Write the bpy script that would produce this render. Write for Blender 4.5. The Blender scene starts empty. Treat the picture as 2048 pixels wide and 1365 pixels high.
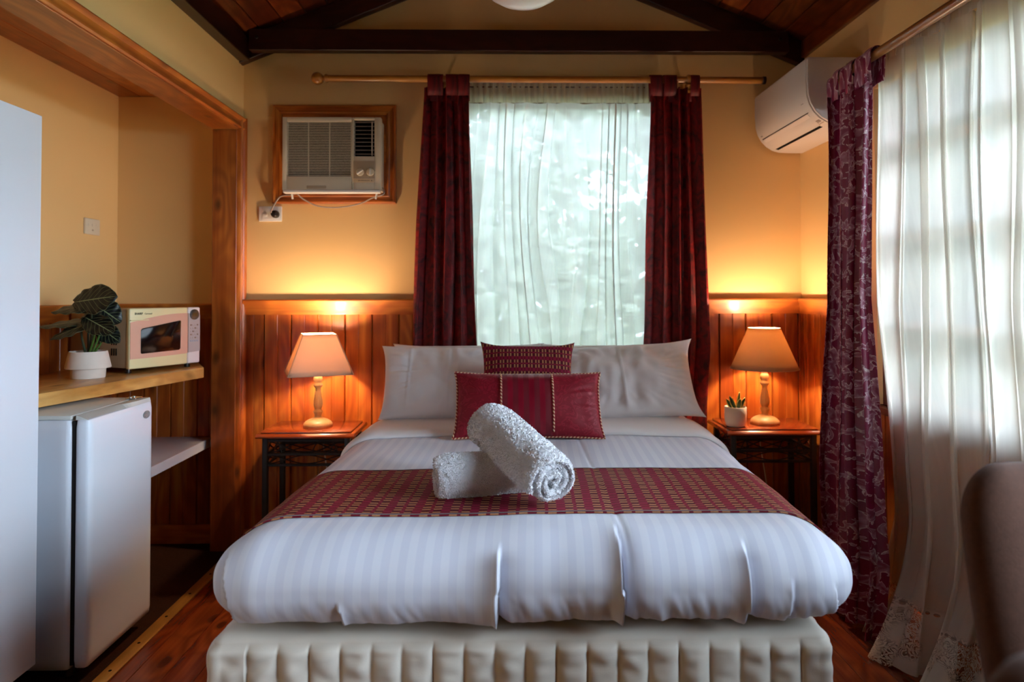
import bpy, bmesh, math, random
import numpy as np
from mathutils import Vector, Matrix, noise

random.seed(7)
scene = bpy.context.scene
COL = scene.collection

# ------------------------------------------------------------------ camera
cam_data = bpy.data.cameras.new('camera')
cam = bpy.data.objects.new('camera', cam_data)
COL.objects.link(cam)
cam_data.sensor_fit = 'HORIZONTAL'
cam_data.sensor_width = 36.0
cam_data.lens = 24.0
cam_data.shift_y = -0.0591
cam_data.clip_start = 0.02
_yaw, _pit, _rol = math.radians(1.0), math.radians(1.2), math.radians(-0.12)
_f = Vector((math.sin(_yaw) * math.cos(_pit), math.cos(_yaw) * math.cos(_pit), math.sin(_pit)))
_r = Vector((math.cos(_yaw), -math.sin(_yaw), 0))
_u = _r.cross(_f)
_r2 = _r * math.cos(_rol) + _u * math.sin(_rol)
_u2 = _u * math.cos(_rol) - _r * math.sin(_rol)
mw = Matrix((( _r2.x, _u2.x, -_f.x, 0), (_r2.y, _u2.y, -_f.y, 0), (_r2.z, _u2.z, -_f.z, 1.245), (0, 0, 0, 1)))
cam.matrix_world = mw
cam_data.dof.use_dof = True
cam_data.dof.focus_distance = 2.1
cam_data.dof.aperture_fstop = 2.8
scene.camera = cam

# ------------------------------------------------------------------ view, world, exposure
scene.view_settings.view_transform = 'Standard'
scene.view_settings.look = 'None'
scene.view_settings.gamma = 1.0
scene.view_settings.exposure = 1.02
scene.view_settings.use_curve_mapping = False
SKY = 21.0
LAMP_W = 11.0
world = bpy.data.worlds.new('sky')
scene.world = world
world.use_nodes = True
wnt = world.node_tree
wnt.nodes['Background'].inputs[0].default_value = (0.67, 0.81, 1.0, 1)
wnt.nodes['Background'].inputs[1].default_value = SKY
scene.cycles.use_denoising = True
scene.cycles.max_bounces = 10
scene.cycles.diffuse_bounces = 5
scene.cycles.transparent_max_bounces = 24
scene.cycles.sample_clamp_indirect = 6.0
scene.cycles.caustics_reflective = False
scene.cycles.caustics_refractive = False

# ------------------------------------------------------------------ room numbers (metres)
XL, XR, YB, YF = -1.285, 1.525, 3.43, -1.7      # side walls, back wall, wall behind the viewer
AX, AY = -1.945, 3.50                            # alcove left wall and back wall
EAVE = 2.41


def portal(name, loc, rot, sx, sy):
    d = bpy.data.lights.new(name, 'AREA')
    d.shape = 'RECTANGLE'
    d.size, d.size_y = sx, sy
    d.cycles.is_portal = True
    o = bpy.data.objects.new(name, d)
    COL.objects.link(o)
    o.location = loc
    o.rotation_euler = rot
portal('window_portal', (0.32, YB + 0.16, 1.54), (math.radians(-90), 0, 0), 1.12, 1.42)
portal('window_portal', (XR + 0.16, 1.30, 1.44), (0, math.radians(90), 0), 1.3, 2.9)


# ------------------------------------------------------------------ helpers
def rgb(h, k=1.0):
    h = h.lstrip('#')
    out = []
    for i in (0, 2, 4):
        c = int(h[i:i + 2], 16) / 255
        out.append(k * (c / 12.92 if c <= 0.04045 else ((c + 0.055) / 1.055) ** 2.4))
    return (*out, 1)


class NT:
    def __init__(s, name):
        s.m = bpy.data.materials.new(name)
        s.m.use_nodes = True
        s.t = s.m.node_tree
        s.t.nodes.clear()
        s.out = s.t.nodes.new('ShaderNodeOutputMaterial')

    def n(s, typ, ins=None, **kw):
        nd = s.t.nodes.new('ShaderNode' + typ)
        for k, v in kw.items():
            setattr(nd, k, v)
        for k, v in (ins or {}).items():
            sock = nd.inputs[k]
            if isinstance(v, bpy.types.NodeSocket):
                s.t.links.new(v, sock)
            else:
                sock.default_value = v
        return nd

    def math(s, op, a, b=0.0, c=0.0):
        return s.n('Math', {0: a, 1: b, 2: c}, operation=op).outputs[0]

    def vmath(s, op, a, b):
        return s.n('VectorMath', {0: a, 1: b}, operation=op).outputs[0]

    def mix(s, fac, a, b, blend='MIX'):
        nd = s.n('Mix', data_type='RGBA', blend_type=blend)
        for i, v in ((0, fac), (6, a), (7, b)):
            if isinstance(v, bpy.types.NodeSocket):
                s.t.links.new(v, nd.inputs[i])
            else:
                nd.inputs[i].default_value = v
        return nd.outputs[2]

    def ramp(s, fac, stops, interp='LINEAR'):
        nd = s.n('ValToRGB', {0: fac})
        cr = nd.color_ramp
        cr.interpolation = interp
        while len(cr.elements) < len(stops):
            cr.elements.new(0.5)
        for e, (p, c) in zip(cr.elements, stops):
            e.position = p
            e.color = c
        return nd.outputs[0]

    def coord(s, kind='Object'):
        return s.n('TexCoord').outputs[kind]

    def rnd(s):
        return s.n('ObjectInfo').outputs['Random']

    def noise(s, vec, scale, detail=3, rough=0.5, dist=0.0):
        return s.n('TexNoise', {'Vector': vec, 'Scale': scale, 'Detail': detail, 'Roughness': rough, 'Distortion': dist}).outputs[0]

    def scaled(s, vec, sc):
        return s.n('Mapping', {'Vector': vec, 'Scale': sc}).outputs[0]

    def bump(s, h, strength, dist=0.002):
        return s.n('Bump', {'Height': h, 'Strength': strength, 'Distance': dist}).outputs[0]

    def done(s, sh):
        s.t.links.new(sh, s.out.inputs[0])
        return s.m

    def pbr(s, col, rough=0.5, spec=0.5, normal=None, **kw):
        ins = {'Base Color': col, 'Roughness': rough, 'Specular IOR Level': spec}
        if normal is not None:
            ins['Normal'] = normal
        ins.update(kw)
        return s.n('BsdfPrincipled', ins).outputs[0]


def plain(name, col, rough=0.5, spec=0.5, bump=None, var=None, **kw):
    """one colour with a little procedural variation and fine relief"""
    t = NT(name)
    c = t.coord()
    colour = col
    if var:
        colour = t.mix(t.noise(c, var[0], 3), tuple(x * (1 - var[1]) for x in col[:3]) + (1,), tuple(min(1, x * (1 + var[1])) for x in col[:3]) + (1,))
    nrm = t.bump(t.noise(c, bump[0], 3), bump[1], bump[2] if len(bump) > 2 else 0.002) if bump else None
    return t.done(t.pbr(colour, rough, spec, nrm, **kw))


def wood(name, dark, mid, light, axis='Z', rough=0.35, coat=0.0, knots=1.0, var=0.3, cross=9.0, knotcol=None):
    t = NT(name)
    r = t.rnd()
    off = t.n('CombineXYZ', {0: t.math('MULTIPLY', r, 31.7), 1: t.math('MULTIPLY', r, 57.3), 2: t.math('MULTIPLY', r, 83.1)}).outputs[0]
    p = t.vmath('ADD', t.coord(), off)
    ax = 'XYZ'.index(axis)

    def sc(a, b):
        v = [b, b, b]
        v[ax] = a
        return v
    warp = t.noise(t.scaled(p, sc(1.2, 5)), 1.0, 2)
    fine = t.noise(t.scaled(p, sc(2.0, cross * 8)), 1.0, 5, 0.6)
    broad = t.noise(t.scaled(p, sc(0.7, cross)), 1.0, 3, 0.5, 0.6)
    # knots: stretched cells
    sp = t.n('SeparateXYZ', {0: p}).outputs
    oth = [i for i in range(3) if i != ax]
    v2 = t.n('CombineXYZ', {0: t.math('MULTIPLY', sp[ax], 2.9), 1: t.math('MULTIPLY', t.math('ADD', sp[oth[0]], sp[oth[1]]), 5.5)}).outputs[0]
    vn = t.n('TexVoronoi', {'Vector': v2, 'Scale': 1.0}, feature='F1', voronoi_dimensions='2D')
    vor = vn.outputs['Distance']
    pick = t.math('GREATER_THAN', t.n('SeparateColor', {0: vn.outputs['Color']}).outputs[0], 0.45)
    ring = t.math('SINE', t.math('ADD', t.math('MULTIPLY', warp, 46.0), t.math('MULTIPLY', vor, 16.0)))
    ringf = t.math('MULTIPLY_ADD', ring, 0.5, 0.5)
    base = t.ramp(t.math('ADD', t.math('MULTIPLY', broad, 0.75), t.math('MULTIPLY', fine, 0.3)), [(0.34, dark), (0.52, mid), (0.68, light)])
    base = t.mix(t.math('MULTIPLY', ringf, 0.45), base, dark)
    if knots:
        k = t.n('MapRange', {'Value': vor, 'From Min': 0.03, 'From Max': 0.13, 'To Min': 1.0, 'To Max': 0.0}).outputs[0]
        base = t.mix(t.math('MULTIPLY', t.math('MULTIPLY', k, pick), 0.8 * knots), base, knotcol or tuple(x * 0.25 for x in dark[:3]) + (1,))
    val = t.math('MULTIPLY_ADD', r, var, 1 - var * 0.5)
    base = t.n('HueSaturation', {'Color': base, 'Value': val}).outputs[0]
    nrm = t.bump(fine, 0.12, 0.001)
    return t.done(t.pbr(base, rough, 0.5, nrm, **({'Coat Weight': coat, 'Coat Roughness': 0.12} if coat else {})))


# ---- object makers
_top = {}


def _finish(o, parent, kind):
    if parent is not None:
        o.parent = parent
        o.matrix_parent_inverse = Matrix.Translation(-Vector(_top.get(parent.name, (0, 0, 0))))
    if kind:
        o['kind'] = kind
    COL.objects.link(o)
    return o


def tag(o, label, cat=None, group=None, kind=None):
    o['label'] = label
    if cat:
        o['category'] = cat
    if group:
        o['group'] = group
    if kind:
        o['kind'] = kind
    return o


def thing(name, label, cat, loc=(0, 0, 0), group=None):
    o = bpy.data.objects.new(name, None)
    o.empty_display_size = 0.05
    COL.objects.link(o)
    o.location = loc
    _top[o.name] = tuple(loc)
    return tag(o, label, cat, group)


def struct(name, label=None):
    o = bpy.data.objects.new(name, None)
    o.empty_display_size = 0.05
    COL.objects.link(o)
    o['kind'] = 'structure'
    if label:
        o['label'] = label
    return o


def mesh_obj(name, verts, faces, mat, parent=None, uv=None, smooth=True, sharp=None, kind=None):
    me = bpy.data.meshes.new(name)
    me.from_pydata([tuple(v) for v in verts], [], [tuple(f) for f in faces])
    if uv is not None:
        l = me.uv_layers.new(name='UVMap')
        idx = np.zeros(len(me.loops), dtype=np.int32)
        me.loops.foreach_get('vertex_index', idx)
        l.data.foreach_set('uv', np.asarray(uv, dtype=np.float32)[idx].ravel())
    me.materials.append(mat)
    me.polygons.foreach_set('use_smooth', [smooth] * len(me.polygons))
    if sharp is not None:
        me.set_sharp_from_angle(angle=math.radians(sharp))
    me.update()
    o = bpy.data.objects.new(name, me)
    return _finish(o, parent, kind)


class MB:
    """collects shapes, then links them as one mesh object"""
    def __init__(s, mat4=None):
        s.v, s.f = [], []
        s.M = mat4

    def add(s, vs, fs):
        b = len(s.v)
        if s.M is not None:
            vs = [s.M @ Vector(v) for v in vs]
        s.v += [tuple(v) for v in vs]
        s.f += [tuple(b + i for i in f) for f in fs]
        return s

    def box(s, x0, x1, y0, y1, z0, z1):
        vs = [(x, y, z) for z in (z0, z1) for y in (y0, y1) for x in (x0, x1)]
        return s.add(vs, [(0, 2, 3, 1), (4, 5, 7, 6), (0, 1, 5, 4), (2, 6, 7, 3), (0, 4, 6, 2), (1, 3, 7, 5)])

    def bar(s, p0, p1, w, h, up=(0, 0, 1)):
        p0, p1, up = Vector(p0), Vector(p1), Vector(up)
        d = (p1 - p0).normalized()
        sx = d.cross(up).normalized()
        uy = sx.cross(d)
        vs = []
        for p in (p0, p1):
            for a, b in ((-1, -1), (1, -1), (1, 1), (-1, 1)):
                vs.append(p + sx * a * w / 2 + uy * b * h / 2)
        return s.add(vs, [(3, 2, 1, 0), (4, 5, 6, 7), (0, 1, 5, 4), (1, 2, 6, 5), (2, 3, 7, 6), (3, 0, 4, 7)])

    def prism(s, poly, axis, a0, a1):
        """poly: 2-D points in the two other axes (cyclic order), extruded along axis"""
        ax = 'XYZ'.index(axis)
        vs = []
        for a in (a0, a1):
            for p in poly:
                q = [0, 0, 0]
                q[ax] = a
                q[(ax + 1) % 3], q[(ax + 2) % 3] = p
                vs.append(tuple(q))
        n = len(poly)
        fs = [tuple(range(n - 1, -1, -1)), tuple(range(n, 2 * n))]
        fs += [(i, (i + 1) % n, n + (i + 1) % n, n + i) for i in range(n)]
        return s.add(vs, fs)

    def lathe(s, prof, n=32, c=(0, 0, 0), cap=True):
        vs, fs = [], []
        for r, z in prof:
            for k in range(n):
                a = 2 * math.pi * k / n
                vs.append((c[0] + r * math.cos(a), c[1] + r * math.sin(a), c[2] + z))
        for i in range(len(prof) - 1):
            for k in range(n):
                k2 = (k + 1) % n
                fs.append((i * n + k, i * n + k2, (i + 1) * n + k2, (i + 1) * n + k))
        if cap:
            fs.append(tuple(range(n - 1, -1, -1)))
            b = (len(prof) - 1) * n
            fs.append(tuple(range(b, b + n)))
        return s.add(vs, fs)

    def tube(s, pts, r, n=8, cap=True):
        pts = [Vector(p) for p in pts]
        rs = r if isinstance(r, (list, tuple)) else [r] * len(pts)
        vs, fs = [], []
        prev = None
        for i, p in enumerate(pts):
            d = (pts[min(i + 1, len(pts) - 1)] - pts[max(i - 1, 0)]).normalized()
            if prev is None:
                a = d.orthogonal().normalized()
            else:
                a = (prev - d * prev.dot(d)).normalized()
            prev = a
            b = d.cross(a)
            for k in range(n):
                t = 2 * math.pi * k / n
                vs.append(p + (a * math.cos(t) + b * math.sin(t)) * rs[i])
        for i in range(len(pts) - 1):
            for k in range(n):
                k2 = (k + 1) % n
                fs.append((i * n + k, i * n + k2, (i + 1) * n + k2, (i + 1) * n + k))
        if cap:
            fs.append(tuple(range(n - 1, -1, -1)))
            b = (len(pts) - 1) * n
            fs.append(tuple(range(b, b + n)))
        return s.add(vs, fs)

    def ball(s, c, r, n=16, sz=(1, 1, 1)):
        prof = [(max(1e-4, math.sin(math.pi * i / n)) * r, -math.cos(math.pi * i / n) * r) for i in range(n + 1)]
        vs, fs = [], []
        m = n * 2
        for rr, z in prof:
            for k in range(m):
                a = 2 * math.pi * k / m
                vs.append((c[0] + rr * math.cos(a) * sz[0], c[1] + rr * math.sin(a) * sz[1], c[2] + z * sz[2]))
        for i in range(n):
            for k in range(m):
                k2 = (k + 1) % m
                fs.append((i * m + k, i * m + k2, (i + 1) * m + k2, (i + 1) * m + k))
        return s.add(vs, fs)

    def build(s, name, mat, parent=None, bevel=0.0, seg=2, smooth=None, sharp=35, kind=None):
        bm = bmesh.new()
        bv = [bm.verts.new(v) for v in s.v]
        for f in s.f:
            try:
                bm.faces.new([bv[i] for i in f])
            except ValueError:
                pass
        bmesh.ops.recalc_face_normals(bm, faces=bm.faces)
        if bevel:
            es = [e for e in bm.edges if len(e.link_faces) == 2 and e.calc_face_angle(0) > math.radians(25)]
            bmesh.ops.bevel(bm, geom=es, offset=bevel, segments=seg, profile=0.5, affect='EDGES', clamp_overlap=True)
        me = bpy.data.meshes.new(name)
        bm.to_mesh(me)
        bm.free()
        me.materials.append(mat)
        sm = bool(bevel) if smooth is None else smooth
        if sm:
            me.polygons.foreach_set('use_smooth', [True] * len(me.polygons))
            me.set_sharp_from_angle(angle=math.radians(sharp))
        o = bpy.data.objects.new(name, me)
        return _finish(o, parent, kind)


def box(name, x0, x1, y0, y1, z0, z1, mat, parent=None, bevel=0.0, seg=2, kind=None):
    return MB().box(x0, x1, y0, y1, z0, z1).build(name, mat, parent, bevel, seg, kind=kind)


def inst(src, name, loc, parent, rot=None, scale=None):
    """another object that shares SRC's mesh"""
    o = bpy.data.objects.new(name, src if isinstance(src, bpy.types.Mesh) else src.data)
    o.location = loc
    if rot:
        o.rotation_euler = rot
    if scale:
        o.scale = scale
    return _finish(o, parent, None)


def dup(root, loc=None, rotz=None, label=None, name=None):
    """copy of a thing with its parts and sub-parts"""
    r = root.copy()
    COL.objects.link(r)
    if loc:
        r.location = loc
    if rotz is not None:
        r.rotation_euler = (0, 0, rotz)
    if label:
        r['label'] = label
    for ch in [o for o in bpy.data.objects if o.parent == root]:
        c = ch.copy()
        COL.objects.link(c)
        c.parent = r
        for g in [o for o in bpy.data.objects if o.parent == ch]:
            d = g.copy()
            COL.objects.link(d)
            d.parent = c
    return r


def grid_faces(nu, nv, closed_u=False):
    fs = []
    for j in range(nv - 1):
        for i in range(nu if closed_u else nu - 1):
            i2 = (i + 1) % nu
            fs.append((j * nu + i, j * nu + i2, (j + 1) * nu + i2, (j + 1) * nu + i))
    return fs


def sm(a, b, x):
    t = np.clip((x - a) / (b - a), 0, 1)
    return t * t * (3 - 2 * t)


def nz(x, y, z=0.0):
    return noise.noise(Vector((x, y, z)))


def text_obj(name, body, size, mat, parent, mat4, align='LEFT', extrude=0.0004, bold=0.0):
    cu = bpy.data.curves.new(name, 'FONT')
    cu.body = body
    cu.size = size
    cu.extrude = extrude
    cu.offset = bold
    cu.align_x = align
    cu.resolution_u = 2
    tmp = bpy.data.objects.new(name + '_tmp', cu)
    COL.objects.link(tmp)
    dg = bpy.context.evaluated_depsgraph_get()
    me = bpy.data.meshes.new_from_object(tmp.evaluated_get(dg))
    bpy.data.objects.remove(tmp)
    bpy.data.curves.remove(cu)
    me.transform(mat4)
    me.materials.clear()
    me.materials.append(mat)
    o = bpy.data.objects.new(name, me)
    return _finish(o, parent, None)

# ------------------------------------------------------------------ materials
W_PINE = wood('pine_wainscot', rgb('7c300d'), rgb('b35c1d'), rgb('d08334'), 'Z', 0.34, 0.25, 0.9, 0.35)
W_PINE_Y = wood('pine_rail_y', rgb('8a3a10'), rgb('bd661f'), rgb('d68534'), 'Y', 0.5, 0.08, 0.8, 0.1)
W_PINE_X = wood('pine_rail_x', rgb('8a3a10'), rgb('bd661f'), rgb('d68534'), 'X', 0.5, 0.08, 0.8, 0.1)
W_POST = wood('pine_post', rgb('682a0b'), rgb('974c18'), rgb('b86e2e'), 'Z', 0.34, 0.3, 0.9, 0.2)
W_LINING = wood('pine_lining', rgb('682a0b'), rgb('974c18'), rgb('b86e2e'), 'Y', 0.34, 0.3, 0.9, 0.2)
W_BENCH = wood('pine_bench', rgb('93602a'), rgb('c28b45'), rgb('d9a862'), 'Y', 0.35, 0.2, 0.7, 0.1)
W_DARK = wood('stained_beam', rgb('180603'), rgb('2e0e07'), rgb('3e170c'), 'X', 0.38, 0.25, 0.3, 0.2)
W_DARK_Y = wood('stained_plate', rgb('180603'), rgb('2c0d07'), rgb('3a150b'), 'Y', 0.38, 0.25, 0.3, 0.2)
W_CEIL = wood('ceiling_board', rgb('421606'), rgb('6c2d10'), rgb('8a4a20'), 'Y', 0.33, 0.3, 0.7, 0.45)
W_FLOOR = wood('floor_board', rgb('4a1406'), rgb('7c3010'), rgb('94461a'), 'Y', 0.26, 0.35, 1.0, 0.4)
W_TABLE = wood('cherry_top', rgb('5d1f0d'), rgb('8c3a18'), rgb('a34e24'), 'X', 0.22, 0.5, 0.2, 0.1)
W_SASH = wood('window_timber', rgb('4a2a14'), rgb('6b4022'), rgb('7c4d2c'), 'Z', 0.45, 0, 0.2, 0.2)
W_ROD = wood('rod_timber', rgb('9a5a1e'), rgb('b97a30'), rgb('cf9346'), 'X', 0.28, 0.35, 0.0, 0.1)
W_ROD_Y = wood('rod_timber_y', rgb('8a5426'), rgb('9c6430'), rgb('b0783f'), 'Y', 0.32, 0.3, 0.0, 0.1)
W_LAMP = wood('limed_lamp_wood', rgb('b98d55'), rgb('d4ab72'), rgb('e2c08c'), 'Z', 0.4, 0.1, 0.0, 0.1)
W_LEG = wood('chair_leg_wood', rgb('2c1a10'), rgb('45291a'), rgb('553524'), 'Z', 0.4, 0.2, 0.1, 0.1)
STRIP = wood('threshold_wood', rgb('8a5a20'), rgb('b07c34'), rgb('c8964c'), 'Y', 0.4, 0.1, 0.3, 0.1)

PAINT = plain('cream_paint', rgb('e9be80'), 0.62, 0.3, (90, 0.10, 0.001), (3, 0.02))
PAINT_OUT = plain('outside_weatherboard', rgb('b9a88a'), 0.7, 0.2)
WHITE_LAM = plain('white_laminate', rgb('d3d5dc'), 0.30, 0.5, (240, 0.05, 0.0005))
FRIDGE = plain('fridge_enamel', rgb('dde2ea'), 0.22, 0.5, (420, 0.04, 0.0005))
FRIDGE_GREY = plain('fridge_trim', rgb('c6c6bf'), 0.35, 0.5)
GASKET = plain('rubber_gasket', rgb('22201f'), 0.8, 0.2)
BADGE = plain('brushed_badge', rgb('8a8c8c'), 0.35, 0.6, (60, 0.1))
CREAM_PL = plain('cream_plastic', rgb('dccbb0'), 0.42, 0.45)
CREAM_DK = plain('cream_plastic_dark', rgb('b9a184'), 0.5, 0.4)
WHITE_PL = plain('white_plastic', rgb('e6e0da'), 0.38, 0.5)
SPLIT_PL = plain('split_unit_plastic', rgb('dfd4cb'), 0.36, 0.5)
GREY_PL = plain('grey_plastic', rgb('9a8a80'), 0.45, 0.5)
BLACK_PL = plain('black_plastic', rgb('16110f'), 0.3, 0.5)
DARK_VOID = plain('dark_recess', rgb('0d0908'), 0.85, 0.1)  # near-black paints shade of openings onto solid slabs; also colours screws and plinth
PRINT = plain('dark_print', rgb('3a2a20'), 0.6, 0.2)
PRINT_SOFT = plain('soft_print', rgb('8d7460'), 0.6, 0.2)
CHROME = plain('steel', rgb('b8b8b4'), 0.25, 0.5, Metallic=1.0)
IRON = plain('black_iron', rgb('14110f'), 0.42, 0.5, (120, 0.15))
CARPET = plain('brown_carpet', rgb('3b2418'), 0.95, 0.05, (500, 0.9, 0.004), (160, 0.5))
MW_CREAM = plain('microwave_cream', rgb('e3d3a0'), 0.32, 0.5)
MW_PINK = plain('microwave_window_surround', rgb('d8a48c'), 0.3, 0.5)
MW_SIDE = plain('microwave_shell', rgb('a38e72'), 0.5, 0.4)
MW_SILVER = plain('microwave_panel', rgb('b3a6a2'), 0.35, 0.5)
MW_WHITE = plain('microwave_corner', rgb('e6d9d6'), 0.32, 0.5)
MW_BLUE = plain('microwave_buttons', rgb('9aa4b8'), 0.45, 0.4)
MW_GLASS = plain('microwave_glass', rgb('120706'), 0.12, 0.35)
MW_LCD = plain('microwave_display', rgb('4a3d1c'), 0.2, 0.5)
POT_STONE = plain('stoneware', rgb('cfc3b6'), 0.75, 0.25, (260, 0.1, 0.0008), (40, 0.06))
POT_WHITE = plain('white_ceramic', rgb('ece4d6'), 0.35, 0.5)
SOIL = plain('potting_soil', rgb('1d130c'), 0.95, 0.1, (120, 0.8, 0.006), (80, 0.4))
STEM = plain('green_stem', rgb('3d5a1c'), 0.5, 0.4)
STEM_DK = plain('dark_stem', rgb('232a12'), 0.5, 0.4)
BARK = plain('bark', rgb('4a3b2c'), 0.9, 0.1, (30, 0.6, 0.01), (12, 0.3))
LAWN = plain('lawn', rgb('70785a'), 0.9, 0.1, (40, 0.5, 0.02), (3, 0.3))
PAVING = plain('path_gravel', rgb('a9a294'), 0.9, 0.1, (50, 0.4, 0.01), (20, 0.2))


def fabric(name, col, rough=0.85, sheen=0.3, scale=900, strength=0.25, blotch=None, sub=None):
    t = NT(name)
    c = t.coord()
    colour = col
    if blotch:
        colour = t.mix(t.noise(c, blotch[0], 3, 0.6, 0.5), tuple(x * (1 - blotch[1]) for x in col[:3]) + (1,), tuple(min(1, x * (1 + blotch[1])) for x in col[:3]) + (1,))
    nrm = t.bump(t.noise(c, scale, 2), strength, 0.0008)
    return t.done(t.pbr(colour, rough, 0.2, nrm, **{'Sheen Weight': sheen, 'Sheen Roughness': 0.5}))

LINEN = fabric('white_pillowcase', rgb('f4f0f1'), 0.9, 0.1)
FOLD = fabric('white_sheet', rgb('f2eeee'), 0.9, 0.1)
QUILT = fabric('cream_quilting', rgb('d6cbbd'), 0.85, 0.1, 600, 0.3)
CHAIR = fabric('brown_upholstery', rgb('543629'), 0.95, 0.05, 420, 0.8, (120, 0.30))
CORD_WHITE = fabric('twisted_trim', rgb('e0b48e'), 0.8, 0.1, 300, 0.3)


def mat_sheet():
    t = NT('sateen_stripe')
    c = t.coord()
    x = t.n('SeparateXYZ', {0: c}).outputs[0]
    y = t.n('SeparateXYZ', {0: c}).outputs[1]
    xs = t.math('SUBTRACT', x, t.math('MULTIPLY', y, 0.055))
    f = t.math('FRACT', t.math('MULTIPLY', xs, 1 / 0.037))
    e = t.n('MapRange', {'Value': t.math('ABSOLUTE', t.math('SUBTRACT', f, 0.5)), 'From Min': 0.22, 'From Max': 0.27}).outputs[0]
    col = t.mix(e, rgb('d9d9e3'), rgb('d1d1de'))
    r = t.math('MULTIPLY_ADD', e, 0.22, 0.55)
    nrm = t.bump(t.noise(c, 900, 2), 0.12, 0.0006)
    return t.done(t.pbr(col, r, 0.3, nrm, **{'Sheen Weight': 0.1}))
SHEET = mat_sheet()


def mat_weave(name, rot=False, scale=1.0):
    """deep red cloth with paired ochre dashes; UV in metres, dashes run along U (V if rot)"""
    t = NT(name)
    uv = t.coord('UV')
    s = t.n('SeparateXYZ', {0: uv})
    a, b = (s.outputs[1], s.outputs[0]) if rot else (s.outputs[0], s.outputs[1])

    def pair(x, period, length, second, off=0.0):
        f = t.math('MULTIPLY', t.math('FRACT', t.math('DIVIDE', t.math('ADD', x, off), period)), period)
        d1 = t.math('LESS_THAN', f, length)
        d2 = t.math('MULTIPLY', t.math('GREATER_THAN', f, second), t.math('LESS_THAN', f, second + length))
        return t.math('MAXIMUM', d1, d2)
    wob = t.math('MULTIPLY', t.math('SUBTRACT', t.noise(uv, 60, 1), 0.5), 0.006)
    pa = pair(t.math('ADD', a, wob), 0.0715 * scale, 0.0200 * scale, 0.0290 * scale)
    pb = pair(b, 0.0400 * scale, 0.0082 * scale, 0.0170 * scale)
    dash = t.math('MULTIPLY', pa, pb)
    thread = t.n('TexNoise', {'Vector': t.scaled(uv, (40, 1500, 1) if not rot else (1500, 40, 1)), 'Scale': 1.0, 'Detail': 2.0}).outputs[0]
    blk = t.math('MULTIPLY', t.math('SUBTRACT', 1.0, pa), t.math('SUBTRACT', 1.0, pb))
    ground = t.mix(blk, rgb('760a22'), rgb('92103a'))
    ground = t.mix(t.math('MULTIPLY', pa, t.math('SUBTRACT', 1.0, pb)), ground, rgb('58081c'))
    ground = t.mix(t.math('MULTIPLY', thread, 0.25), ground, rgb('2b040c'))
    ochre = t.mix(thread, rgb('d8a472'), rgb('a25a3c'))
    col = t.mix(t.math('MULTIPLY', dash, 0.8), ground, ochre)
    nrm = t.bump(t.math('ADD', dash, t.math('MULTIPLY', thread, 0.4)), 0.4, 0.0012)
    return t.done(t.pbr(col, 0.7, 0.25, nrm))
WEAVE = mat_weave('runner_weave')
WEAVE_V = mat_weave('cushion_weave', True, 0.72)


def mat_damask():
    t = NT('red_damask')
    uv = t.coord('UV')
    n = t.noise(uv, 22, 1.0, 0.5, 2.0)
    band = t.math('SINE', t.math('MULTIPLY', n, 20.0))
    leaf = t.n('MapRange', {'Value': band, 'From Min': 0.35, 'From Max': 0.6}).outputs[0]
    col = t.mix(leaf, rgb('86091f'), rgb('98122a'))
    r = t.math('MULTIPLY_ADD', leaf, -0.15, 0.65)
    return t.done(t.pbr(col, r, 0.4, t.bump(leaf, 0.15, 0.0005)))
DAMASK = mat_damask()


def mat_satin():
    t = NT('red_satin_stripe')
    uv = t.coord('UV')
    x = t.n('SeparateXYZ', {0: uv}).outputs[0]
    f = t.math('FRACT', t.math('DIVIDE', x, 0.040))
    e = t.math('GREATER_THAN', f, 0.5)
    col = t.mix(e, rgb('8c0a26'), rgb('76091e'))
    return t.done(t.pbr(col, t.math('MULTIPLY_ADD', e, 0.2, 0.38), 0.5, t.bump(t.noise(uv, 700, 2), 0.1, 0.0005)))
SATIN = mat_satin()


def mat_twist():
    t = NT('twisted_cord')
    uv = t.coord('UV')
    s = t.n('SeparateXYZ', {0: uv})
    f = t.math('FRACT', t.math('ADD', t.math('MULTIPLY', s.outputs[0], 75.0), s.outputs[1]))
    e = t.math('GREATER_THAN', f, 0.5)
    col = t.mix(e, rgb('ecc9a4'), rgb('9c3a34'))
    return t.done(t.pbr(col, 0.7, 0.3, t.bump(f, 0.6, 0.002)))
TWIST = mat_twist()


def mat_velvet():
    t = NT('red_velvet')
    uv = t.coord('UV')
    n = t.noise(uv, 16, 4, 0.6, 1.2)
    nn = t.n('MapRange', {'Value': n, 'From Min': 0.36, 'From Max': 0.66}).outputs[0]
    col = t.mix(nn, rgb('380205'), rgb('8a0810'))  # brighter red mottling paints the crushed pile's highlights into the colour
    p = t.pbr(col, 0.55, 0.35, t.bump(n, 0.35, 0.003), **{'Sheen Weight': 0.25, 'Sheen Roughness': 0.35, 'Sheen Tint': rgb('a8141e')})
    return t.done(p)
VELVET = mat_velvet()


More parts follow.
